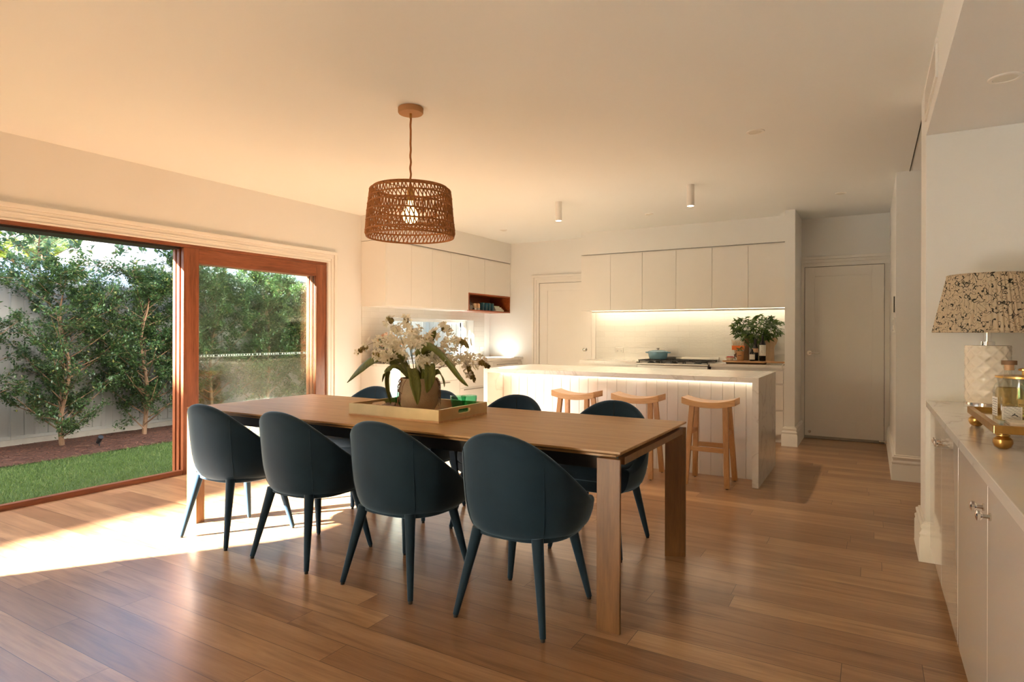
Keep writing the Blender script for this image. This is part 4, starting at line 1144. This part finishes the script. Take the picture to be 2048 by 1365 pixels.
# boards
Z9 = .90
def paddle(lbl, m_, name='chopping_board'):
    return m_
t = thing('serving_board', 'long timber serving board with rope loop on the cooker bench', 'board', (-1.30, 7.80, Z9))
m = MB(); m.prism(rrect(.26, .13, .06), .020, .038); m.prism([(.25, -.10), (.34, -.075), (.42, -.06), (.44, -.05), (.42, -.035), (.34, -.03), (.25, -.02)], .020, .038); m.build('board_plank', 'board', t, bevel=.003)
m = MB(); m.prism(rrect(.22, .09, .03), 0, .0195); m.build('board_foot', 'bark', t, smooth=False)
MB().tube([(.42, -.047, .040), (.44, -.02, .046), (.455, -.05, .040), (.44, -.10, .022), (.42, -.165, .004), (.415, -.175, -.04), (.41, -.176, -.05)], .0042, 8).build('rope_loop', 'label', t)
bz = Z9 + .0385
t = thing('wine_bottle', 'tallest dark bottle with a cream label on the serving board', 'bottle', (-1.118, 7.83, bz), group='dark bottles on the serving board')
MB().lathe([(.001, 0), (.034, 0), (.036, .004), (.036, .195), (.032, .215), (.015, .245), (.0135, .30), (.015, .302), (.015, .31), (.001, .31)], n=32, cap=False).build('bottle_glass', 'dark_glass', t)
MB().lathe([(.0362, .062), (.0367, .063), (.0367, .190), (.0362, .191)], n=32, cap=False).build('label', 'label', t)
m = MB()
for k in range(5):
    zz = .10 + k * .018; m.tube([(.0372 * math.cos(a), .0372 * math.sin(a), zz + .007 * math.sin(6 * a + k)) for a in [PI * (1.42 + .02 * q) for q in range(7)]], .0014, 4)
m.build('label_print', 'ink', t)
t = thing('oil_bottle', 'slim dark bottle with black cap standing behind the small bottle', 'bottle', (-1.205, 7.865, bz), group='dark bottles on the serving board')
MB().lathe([(.001, 0), (.034, 0), (.035, .004), (.035, .13), (.031, .165), (.016, .19), (.014, .20), (.014, .235), (.001, .235)], n=32, cap=False).build('bottle_glass', 'dark_glass', t)
MB().lathe([(.0165, .198), (.0165, .262), (.001, .262)], n=24, cap=False).build('bottle_cap', 'black', t)
MB().lathe([(.0355, .10), (.0358, .101), (.0350, .148), (.0346, .149)], n=32, cap=False).build('label', 'pale_board', t)
t = thing('sauce_bottle', 'short dark bottle with white label in front of the slim one', 'bottle', (-1.225, 7.775, bz), group='dark bottles on the serving board')
MB().lathe([(.001, 0), (.028, 0), (.029, .004), (.029, .085), (.022, .105), (.011, .115), (.011, .14), (.001, .14)], n=28, cap=False).build('bottle_glass', 'dark_glass', t)
MB().lathe([(.0292, .016), (.0296, .017), (.0296, .078), (.0292, .079)], n=28, cap=False).build('label', 'label', t)
t = thing('herb_pot', 'small green herb in a kraft paper pot on the serving board', 'potted herb', (-1.365, 7.80, bz))
MB().lathe([(.001, 0), (.040, 0), (.044, .085), (.048, .115), (.044, .115), (.040, .08), (.001, .08)], n=28, cap=False).build('pot', 'kraft', t)
MB().box(-.02, .02, -.0445, -.042, .06, .066).build('pot_print', 'ink', t, smooth=False)
m = MB(); rnd = random.Random(8)
for k in range(130):
    a = rnd.uniform(0, 2 * PI); r = .045 * math.sqrt(rnd.random()); h = .11 + .045 * rnd.random() + (.05 if rnd.random() < .15 and r < .02 else 0)
    b = Vector((r * math.cos(a), r * math.sin(a), h)); d = Vector((math.cos(a), math.sin(a), rnd.uniform(0, 1.5))).normalized(); s_ = d.cross(Vector((0, 0, 1))).normalized()
    m.poly([b, b + d * .008 + s_ * .005, b + d * .018, b + d * .008 - s_ * .005])
m.build('herb_leaves', 'herb', t, smooth=False, fix=False)
t = thing('breadstick_bag', 'clear bag of breadsticks with an orange band leaning behind the herb pot', 'snack bag', (-1.415, 7.95, bz))
m = MB(); rnd = random.Random(1)
for k in range(13): x = -.062 + .0103 * k; m.tube([(x * .55, 0, .06), (x * 1.2, .012 * rnd.uniform(-1, 1), .235 + .02 * rnd.random())], .0035, 6)
m.build('breadsticks', 'pale_board', t)
m = MB(); V = m.grid([[(-.03, 0, .0), (.03, 0, .0)], [(-.055, .0, .06), (.055, 0, .06)], [(-.078, 0, .16), (.078, 0, .16)], [(-.082, 0, .255), (.082, 0, .255)]]); o = m.build('clear_bag', 'clear', t, smooth=False); o.modifiers.new('solid', 'SOLIDIFY').thickness = .03; o.modifiers['solid'].offset = 0
MB().box(-.074, .074, -.019, -.0165, .125, .178).build('orange_band', 'terracotta_bag', t, smooth=False)
m = MB(); rnd = random.Random(3)
for k in range(60): m.sphere((rnd.uniform(-.045, .045), rnd.uniform(-.012, .012), .012 + .07 * rnd.random()), .008, u=6, v=4)
m.build('dried_fruit', 'brownfood', t)
t = thing('white_bowl', 'shallow white bowl of red berries at the left end of the serving board', 'bowl', (-1.485, 7.80, bz))
MB().lathe([(.001, 0), (.030, 0), (.036, .006), (.055, .038), (.052, .038), (.034, .010), (.001, .01)], n=32, cap=False).build('bowl_body', 'ceramic', t)
m = MB(); rnd = random.Random(6)
for k in range(40):
    a = rnd.uniform(0, 2 * PI); r = .042 * math.sqrt(rnd.random()); m.sphere((r * math.cos(a), r * math.sin(a), .036 + .006 * rnd.random()), .008, u=8, v=5)
m.build('red_berries', 'red', t)
t = thing('leaning_board', 'dark edged timber board leaning on the tiles left of the plant vase', 'board', (-1.36, 8.17, Z9))
MB().box(-.03, .03, 0, .02, 0, .36, Matrix.Rotation(-.10, 4, 'X')).build('board_plank', 'oak_z', t, smooth=False, bevel=.003)
t = thing('leaning_board', 'grey stone slab leaning on the tiles behind the bottles', 'board', (-1.27, 8.16, Z9))
MB().box(-.055, .065, 0, .018, 0, .34, Matrix.Rotation(-.11, 4, 'X')).build('board_plank', 'greybowl', t, smooth=False, bevel=.003)
t = thing('leaning_board', 'pale timber paddle board with curved shoulders behind the tall bottle', 'board', (-1.11, 8.13, Z9))
poly = [(-.10, 0), (.075, 0), (.085, .02), (.080, .17), (.085, .21), (.105, .245), (.12, .29), (.10, .32), (-.10, .32), (-.11, .28), (-.10, .02)]
MB().prism([(x, z) for x, z in poly], -.010, .010, Matrix.Rotation(-.13, 4, 'X') @ Matrix.Rotation(PI / 2, 4, 'X')).build('board_plank', 'pale_board', t, bevel=.003, ang=60)

# leafy plant
PL = Vector((-1.22, 8.015, Z9))
t = thing('leafy_plant', 'bushy green plant with lobed leaves in a glass vase beside the pillar', 'plant', PL)
MB().lathe([(.001, 0), (.052, 0), (.056, .005), (.060, .20), (.057, .20), (.052, .01), (.001, .01)], n=32, cap=False).build('vase', 'clear', t)
rnd = random.Random(12); leaves = MB(); stems = MB()
def lobed(m, c, d, up_, s):
    d = d.normalized(); side = d.cross(up_).normalized(); nrm = side.cross(d).normalized()
    out = []
    tips = [(-2.2, .62), (-1.15, .88), (0, 1.12), (1.15, .88), (2.2, .62)]
    pts = [(0, -.12)]
    ang = []
    for k, (a, r) in enumerate(tips):
        ang.append((a - .24, r * .62)); ang.append((a, r)); ang.append((a + .24, r * .62))
        if k < 4: ang.append(((a + tips[k + 1][0]) / 2, .34))
    ctr = m.bm.verts.new(c); vs = [m.bm.verts.new(c - d * s * .10)]
    for a, r in ang:
        vs.append(m.bm.verts.new(c + d * s * r * math.cos(a) + side * s * r * math.sin(a) - nrm * s * .22 * r * r))
    for k in range(len(vs)): m.bm.faces.new((ctr, vs[k], vs[(k + 1) % len(vs)]))
for k in range(230):
    a = rnd.uniform(0, 2 * PI); h = rnd.random(); r = math.sqrt(rnd.random())
    x = .285 * r * math.cos(a) + .01; y = .15 * r * math.sin(a) - .01; z = .43 + .17 * (h - .5) * 2 * math.sqrt(max(0, 1 - r * r * .75))
    if rnd.random() < .07: z += .06
    c = Vector((x, y, z)); out = Vector((x * 2.0, y * 2.5 - .25, (z - .42) * 1.5 + rnd.uniform(-.1, .1))).normalized()
    d = (out + Vector((rnd.uniform(-.5, .5), rnd.uniform(-.5, .5), rnd.uniform(-.9, .3)))).normalized()
    lobed(leaves, c, d, (out + Vector((0, -.4, .6))).normalized(), rnd.uniform(.046, .070))
    if k % 4 == 0: stems.tube(bez([(0, 0, .02), (x * .1, y * .1, .22), (x * .7, y * .7, z - .06), c], 8), .0018, 4)
stems.build('stem', 'herb', t); leaves.build('foliage', 'aralia', t, smooth=False, fix=False)

# niche items
NZ_ = 1.5975
t = thing('succulent_pot', 'silvery succulent in a small grey bowl, left in the timber niche', 'potted plant', (-4.96, 7.235, NZ_))
MB().lathe([(.001, 0), (.045, 0), (.058, .02), (.062, .058), (.056, .058), (.001, .05)], n=28, cap=False).build('pot', 'greybowl', t)
m = MB(); rnd = random.Random(9)
for k in range(120):
    a = rnd.uniform(0, 2 * PI); e = rnd.uniform(.0, 1.4); d = Vector((math.cos(a) * math.cos(e), math.sin(a) * math.cos(e), math.sin(e))); b = Vector((0, 0, .058)) + d * rnd.uniform(.03, .078); s_ = d.cross(Vector((0, 0, 1))).normalized(); u = s_.cross(d)
    m.poly([b - s_ * .008, b + d * .020 - u * .004, b + s_ * .008, b + u * .006])
m.build('leaves', 'sage', t, smooth=False, fix=False)
for k, (y, l) in enumerate(((7.355, 'cream pillar candle beside the succulent in the niche'), (7.445, 'cream pillar candle beside the blue glasses in the niche'))):
    t = thing('pillar_candle', l, 'candle', (-4.94, y, NZ_), group='cream candles in the niche')
    MB().lathe([(.001, 0), (.030, 0), (.030, .032)], n=24, cap=False).build('base_band', 'chrome', t)
    MB().lathe([(.030, .032), (.030, .095), (.026, .097), (.001, .094)], n=24, cap=False).build('wax', 'pale_board', t)
    MB().tube([(0, 0, .093), (0, 0, .103)], .001, 5).build('wick', 'ink', t)
for k, (x, y, l) in enumerate(((-4.93, 7.53, 'dark teal glass tumbler in the niche, nearest the candles'), (-4.93, 7.62, 'dark teal glass tumbler in the niche, second from the candles'), (-4.93, 7.71, 'dark teal glass tumbler in the niche, third from the candles'), (-4.93, 7.795, 'dark teal glass tumbler in the niche, beside the books'))):
    o = MB().lathe([(.001, 0), (.036, 0), (.041, .115), (.038, .115), (.034, .008), (.001, .008)], (x, y, NZ_), 24, cap=False).build('glass_tumbler', 'teal_glass'); tag(o, l, 'glass', 'teal glasses in the niche')
bk = [((-5.02, -4.89), (7.86, 8.10), .026, 'label', 'pale book at the bottom of the stack in the niche'), ((-5.02, -4.90), (7.86, 8.085), .020, 'greybowl', 'grey-white book, second from the bottom in the niche'), ((-5.02, -4.91), (7.86, 8.06), .018, 'label', 'pale book under the green one in the niche'), ((-5.02, -4.92), (7.86, 8.02), .018, 'bookgreen', 'bright green book on top of the stack in the niche')]
M['bookgreen'] = plain('green_cover', lin((24, 150, 84)), .5)
z = NZ_
for (xa, xb), (ya, yb_), h, mt, l in bk:
    t = thing('book', l, 'book', group='books stacked in the niche')
    m = MB(); m.box(xa, xb, ya, yb_, z + .0005, z + .003); m.box(xa, xb, ya, yb_, z + h - .003, z + h - .0005); m.box(xa, xa + .003, ya, yb_, z + .003, z + h - .003); m.build('cover', mt, t, smooth=False)
    MB().box(xa + .003, xb - .004, ya + .004, yb_ - .004, z + .003, z + h - .003).build('pages', 'label', t, smooth=False); z += h
# grey bowl of magnolias on the window bench
t = thing('magnolia_bowl', 'grey stoneware bowl of blush magnolias on the near end of the window bench', 'flower bowl', (-5.02, 5.62, .9005))
MB().lathe([(.001, 0), (.10, 0), (.12, .01), (.165, .08), (.185, .165), (.178, .165), (.155, .08), (.10, .02), (.001, .02)], n=40, cap=False).build('bowl', 'greybowl', t)
rnd = random.Random(21)
for k, (x, y, z) in enumerate(((-.10, -.06, .24), (.03, -.10, .21), (-.04, 0, .31), (.10, -.02, .27), (.0, .08, .24), (.12, .08, .22))):
    m = MB(); c = Vector((x, y, z)); ax = Vector((x, y - .05, .12)).normalized()
    for q in range(9):
        a = q * 2.4; a_ = ax.cross(Vector((0, 1, 0))).normalized(); b_ = ax.cross(a_); e = a_ * math.cos(a) + b_ * math.sin(a); g = ax.cross(e); L_ = .062 if q < 6 else .04; op = .75 if q < 6 else .35
        m.grid([[c - g * .004, c + e * .002, c + g * .004], [c + e * L_ * op * .6 + ax * L_ * .3 - g * .024, c + e * L_ * op * .75 + ax * L_ * .25, c + e * L_ * op * .6 + ax * L_ * .3 + g * .024], [c + e * L_ * op + ax * L_ * .8 - g * .010, c + e * L_ * op + ax * L_ * .85, c + e * L_ * op + ax * L_ * .8 + g * .010]])
    m.build('magnolia', 'pink_petal', t, fix=False, ang=80)
m = MB()
for k in range(46):
    a = rnd.uniform(0, 2 * PI); b = Vector((.13 * math.cos(a) * rnd.random(), .13 * math.sin(a) * rnd.random(), rnd.uniform(.16, .26))); d = Vector((math.cos(a), math.sin(a), rnd.uniform(-.3, .8))).normalized(); s_ = d.cross(Vector((0, 0, 1))).normalized()
    m.poly([b, b + d * .04 + s_ * .018, b + d * .095, b + d * .04 - s_ * .018])
m.build('leaves', 'aralia', t, smooth=False, fix=False)

# ================================================================== OUTSIDE
GZ = -.10
struct('ground_base', MB().box(-40, XO, -30, 40, -.5, GZ - .02), 'soil')
t = MB(); rnd = random.Random(31)
edge = lambda y: -7.47 - .06 * math.sin(y * 1.1) - .05 * (y - 2.6)
g = []
for i in range(61):
    y = -1 + 8.5 * i / 60; g.append([(XO - .02, y, GZ), (-6.5, y, GZ + .002), (edge(y), y, GZ)])
t.grid(g)
N = 52000
for k in range(N):
    y = rnd.uniform(1.6, 6.2) if k % 8 else rnd.uniform(-.8, 7.2); x = rnd.uniform(edge(y) - .02, XO - .03)
    a = rnd.uniform(0, 2 * PI); h = rnd.uniform(.012, .032); wd = .0022; lx, ly = rnd.uniform(-.016, .016), rnd.uniform(-.016, .016)
    c, s_ = math.cos(a) * wd, math.sin(a) * wd
    t.poly([(x - c, y - s_, GZ), (x + c, y + s_, GZ), (x + lx, y + ly, GZ + h)])
tag(t.build('lawn', 'grass', smooth=False, fix=False), 'short green lawn outside the sliding door', 'lawn', kind='stuff')
m = MB(); g = []
for i in range(121):
    y = -1 + 9.5 * i / 120; row = []
    for j in range(14):
        u = j / 13; x = edge(y) + (-8.62 - edge(y)) * u
        row.append((x, y, GZ + .002 + .035 * math.sin(PI * min(1, u * 1.3) * .6) + .008 * rnd.random()))
    g.append(row)
m.grid(g)
for k in range(9000):
    y = rnd.uniform(1.8, 7.2); u = rnd.random(); x = edge(y) + .05 + (-8.6 - edge(y)) * u; z = GZ + .012 + .035 * math.sin(PI * min(1, max(0, u) * 1.3) * .6)
    a = rnd.uniform(0, 2 * PI); L_ = rnd.uniform(.008, .026); wd = rnd.uniform(.003, .007); dz = rnd.uniform(-.006, .008)
    c, s_ = math.cos(a), math.sin(a)
    m.poly([(x - c * L_ - s_ * wd, y - s_ * L_ + c * wd, z), (x - c * L_ + s_ * wd, y - s_ * L_ - c * wd, z), (x + c * L_ + s_ * wd, y + s_ * L_ - c * wd, z + dz), (x + c * L_ - s_ * wd, y + s_ * L_ + c * wd, z + dz)])
tag(m.build('garden_bed', 'chip', smooth=False, fix=False), 'red-brown bark mulch bed between the lawn and the fence', 'mulch', kind='stuff')
# fence
t = thing('garden_fence', 'pale ribbed metal fence on a concrete plinth behind the hedge', 'fence')
m = MB(); y = -4.0; FX = -8.66; rows = []
prof = [(0, 0), (.085, 0), (.10, .016), (.135, .016), (.15, 0), (.225, 0), (.235, -.010), (.245, 0)]
P = []
while y < 16:
    for a, b in prof: P.append((y + a, b))
    y += .245
m.grid([[(FX + b, a, .02) for a, b in P], [(FX + b, a, 1.83) for a, b in P]]); o = m.build('panel', 'fence', t, smooth=False, fix=False); o.modifiers.new('solid', 'SOLIDIFY').thickness = .004
MB().box(FX - .03, FX + .03, -4, 16, 1.82, 1.868).build('top_rail', 'fence', t, smooth=False, bevel=.004)
MB().box(FX - .03, FX + .025, -4, 16, .0, .04).build('bottom_rail', 'fence', t, smooth=False)
MB().box(FX - .08, FX + .06, -4, 16, -.3, .005).build('plinth', 'concrete', t, smooth=False)
for y in (-1.6, .8, 3.2, 5.6, 8.0, 10.4): MB().box(FX - .03, FX + .032, y, y + .05, 0, 1.85).build('post', 'fence', t, smooth=False)
t = thing('side_fence', 'pale vertical-board side fence seen through the kitchen window', 'fence')
m = MB(); x = -8.6
while x < -5.6: m.box(x, x + .118, 10.98, 11.0, -.1, 2.1); x += .125
m.build('boards', 'fence', t, smooth=False, bevel=.003); MB().box(-8.6, -5.56, 11.0, 11.04, .3, .4).build('rail', 'fence', t, smooth=False)
# garden spike light
t = thing('garden_spotlight', 'small black spike spotlight in the mulch by the lawn edge', 'garden light', (-7.78, 3.74, GZ + .02))
MB().tube([(0, 0, -.02), (0, 0, .05)], .006, 8).build('spike', 'black', t)
MB().tube([(-.03, 0, .05), (.035, 0, .12)], [.024, .028], 16).build('lamp_head', 'black', t)

def shrub(x, y, h, label, seed, wid=.62, n=5200, leaf=.030, mat='shrub', low=.12, name='hedge_shrub', grp='hedge shrubs in front of the fence', dens=1.0, z0=GZ):
    rnd = random.Random(seed); t = thing(name, label, 'shrub', (x, y, z0), group=grp)
    tr = MB(); nseg = 10; tk = [Vector((.03 * math.sin(k * 1.3 + seed), .04 * math.sin(k * .9 + seed * 2), h * .97 * k / nseg)) for k in range(nseg + 1)]
    tr.tube(tk, [.030 * (1 - .80 * k / nseg) for k in range(nseg + 1)], 8); tr.build('trunk', 'bark', t)
    br = MB(); tips = []
    nb = int(46 * dens)
    for k in range(nb):
        u = low + (1 - low) * (k + rnd.random()) / nb * .95; z = u * h; b = tk[min(nseg, int(u * nseg))]; b = Vector((b.x, b.y, z))
        a = rnd.uniform(0, 2 * PI); prof = math.sin(PI * min(1, .16 + u * .82)) ** .6 * (1.0 if u < .75 else 1 - (u - .75) * 1.7)
        R_ = wid * prof * rnd.uniform(.65, 1.12); e = b + Vector((math.cos(a) * R_ * .72, math.sin(a) * R_, R_ * rnd.uniform(.35, .9)))
        mid = (b + e) / 2 + Vector((0, 0, -.04)); pts = bez([b, mid, e], 5); br.tube(pts, [.008 * (1 - .14 * q) * (1.3 - u) for q in range(6)], 4, cap=False)
        for q in range(4):
            s0 = pts[2 + q % 4] if 2 + q % 4 < 6 else pts[5]; d = Vector((rnd.uniform(-1, 1), rnd.uniform(-1, 1), rnd.uniform(-.2, .9))).normalized() * rnd.uniform(.10, .26); tips.append((s0, s0 + d)); br.tube([s0, s0 + d], [.003, .0012], 3, cap=False)
    br.build('branches', 'bark', t, fix=False)
    lf = MB()
    for k in range(int(n * dens)):
        s0, s1 = tips[rnd.randrange(len(tips))]; p = s0.lerp(s1, rnd.uniform(-.1, 1.1)) + Vector((rnd.gauss(0, .028), rnd.gauss(0, .028), rnd.gauss(0, .028)))
        d = ((s1 - s0).normalized() + Vector((rnd.uniform(-1, 1), rnd.uniform(-1, 1), rnd.uniform(-.9, .7)))).normalized(); sd = d.cross(Vector((rnd.uniform(-.4, .4), rnd.uniform(-.4, .4), 1))).normalized(); L_ = leaf * rnd.uniform(.7, 1.3); wd = L_ * .30; nn = sd.cross(d) * L_ * .10
        v = [lf.bm.verts.new(q) for q in (p, p + d * L_ * .45 + sd * wd + nn, p + d * L_, p + d * L_ * .45 - sd * wd + nn)]
        lf.bm.faces.new((v[0], v[1], v[2])); lf.bm.faces.new((v[0], v[2], v[3]))
    lf.build('foliage', mat, t, smooth=False, fix=False)
    return t
shr = [(-8.15, 2.35, 2.05, 'small-leaved hedge shrub cut off by the left edge of the photo', 1),
       (-8.15, 3.54, 2.15, 'small-leaved hedge shrub with a bare pale trunk, left in the open doorway', 2),
       (-8.15, 4.46, 2.15, 'small-leaved hedge shrub beside the red timber door post', 3),
       (-8.15, 5.40, 2.20, 'hedge shrub seen through the glass, just right of the door post', 4),
       (-8.15, 6.35, 2.28, 'tall sunlit hedge shrub in the middle of the glass panel', 5),
       (-8.15, 7.30, 2.05, 'hedge shrub seen through the right side of the glass panel', 6),
       (-8.15, 8.15, 2.1, 'hedge shrub at the far right edge of the glass panel', 7)]
for x, y, h, l, s in shr: shrub(x, y, h, l, s, n=30000 if y > 5 else 21000, wid=.86 if y > 5 else .82, leaf=.036, low=.05, dens=1.3)
shrub(-10.2, 4.15, 3.6, 'tall blue-green tree with bigger leaves above the fence at the left', 21, wid=1.15, n=3600, leaf=.085, mat='shrub2', low=.4, name='backyard_tree', grp='trees beyond the fence', z0=-.1)
shrub(-10.4, 6.4, 2.75, 'dark bushy tree just above the fence beside the white roofs', 22, wid=1.0, n=4200, leaf=.075, mat='shrub', low=.45, name='backyard_tree', grp='trees beyond the fence', z0=-.1)
for k, (x, y, h, s, l) in enumerate(((-26, 11.5, 6.0, 31, 'yellow-green sunlit tree above the white roofs, left of the two palms'), (-27, 16.5, 6.4, 32, 'yellow-green sunlit tree beyond the roofs, behind the palm fronds'), (-25, 21.0, 5.4, 33, 'round sunlit tree peeping over the roof beside the door post'), (-25, 7.4, 6.0, 34, 'yellow-green tree behind the tall blue-green one'), (-31, 17.5, 6.2, 35, 'yellow-green tree above the pale roof, right of centre in the open doorway'))):
    shrub(x, y, h, l, s, wid=2.1, n=9000, leaf=.22, mat='yellow_tree', low=.35, name='backyard_tree', grp='sunlit trees beyond the roofs', z0=-.1)
def palm(x, y, h, label, seed):
    rnd = random.Random(seed); t = thing('palm_tree', label, 'palm', (x, y, 0))
    MB().tube([(0, 0, -.1), (.05, 0, h * .5), (0, 0, h)], [.14, .11, .08], 10).build('trunk', 'bark', t)
    m = MB()
    for k in range(22):
        a = rnd.uniform(0, 2 * PI); el = rnd.uniform(.2, 1.1); Lf = rnd.uniform(1.4, 2.0); d = Vector((math.cos(a), math.sin(a), 0))
        pts = bez([Vector((0, 0, h)), Vector((0, 0, h)) + d * Lf * .5 + Vector((0, 0, el)), Vector((0, 0, h)) + d * Lf + Vector((0, 0, el * .3 - .3))], 16); m.tube(pts, .010, 3, cap=False)
        for j in range(2, 17):
            p = pts[j]; tn = (pts[j] - pts[j - 1]).normalized(); sd = tn.cross(Vector((0, 0, 1))).normalized()
            for s_ in (-1, 1):
                for hh in (0, .5):
                    q = p.lerp(pts[j - 1], hh); e = q + (sd * s_ + tn * .7 + Vector((0, 0, -.25))).normalized() * .42; m.poly([q, q + tn * .03, e])
    m.build('fronds', 'palm', t, smooth=False, fix=False)
palm(-21.5, 13.0, 3.7, 'palm tree with feathery fronds above the white roof, right one', 1)
palm(-22.5, 9.2, 3.9, 'palm tree partly behind the hedge tops, left one', 2)
# neighbouring buildings
t = thing('garden_shed', 'low building with a pale metal roof and warm lit wall beyond the fence', 'building')
MB().box(-15, -12.4, 3.85, 6.6, -.1, 2.10).build('wall', 'pale_board', t, smooth=False)
m = MB(); A = [(-12.1, 2.12), (-12.1, 2.18), (-13.7, 2.62), (-15.3, 2.18), (-15.3, 2.12), (-13.7, 2.50)]
V0 = [m.bm.verts.new((x, 3.75, z)) for x, z in A]; V1 = [m.bm.verts.new((x, 6.8, z)) for x, z in A]
m.bm.faces.new(V0); m.bm.faces.new(V1[::-1])
for k in range(6): m.bm.faces.new((V0[k], V0[(k + 1) % 6], V1[(k + 1) % 6], V1[k]))
m.build('roof', 'roof', t, smooth=False)
t = thing('neighbour_house', 'white weatherboard house with broad fascia seen over the hedge through the glass', 'house')
m = MB(); z = -.1
while z < 2.42: m.box(-18, -11.75 + .012, 7.3, 17, z, z + .16); z += .165
m.build('weatherboard_wall', 'board_white', t, smooth=False, bevel=.004)
MB().box(-18.2, -11.42, 7.0, 17.3, 2.46, 2.63).build('fascia', 'board_white', t, smooth=False)
m = MB(); A = [(-11.35, 2.63), (-14.8, 3.35), (-18.3, 2.63)]
V0 = [m.bm.verts.new((x, 6.9, z)) for x, z in A]; V1 = [m.bm.verts.new((x, 17.4, z)) for x, z in A]; m.bm.faces.new(V0); m.bm.faces.new(V1[::-1])
for k in range(3): m.bm.faces.new((V0[k], V0[(k + 1) % 3], V1[(k + 1) % 3], V1[k]))
m.build('roof', 'roof', t, smooth=False)
# unseen block added left of the view, stepped to set the sun's shadow edges
m = MB(); m.box(-18, -12, -14, -4.6, -.1, 6.28); m.prism([(-4.6, -.1), (-1.6, -.1), (-1.6, 6.25), (-2.7, 6.95), (-4.6, 6.95)], -18, -12, Matrix(((0, 0, 1, 0), (1, 0, 0, 0), (0, 1, 0, 0), (0, 0, 0, 1)))); m.box(-18, -12, 2.2, 3.7, -.1, 5.7); m.box(-18, -12, -1.6, 2.2, -.1, 4.9)
struct('sun_blocker', m, 'board_white')
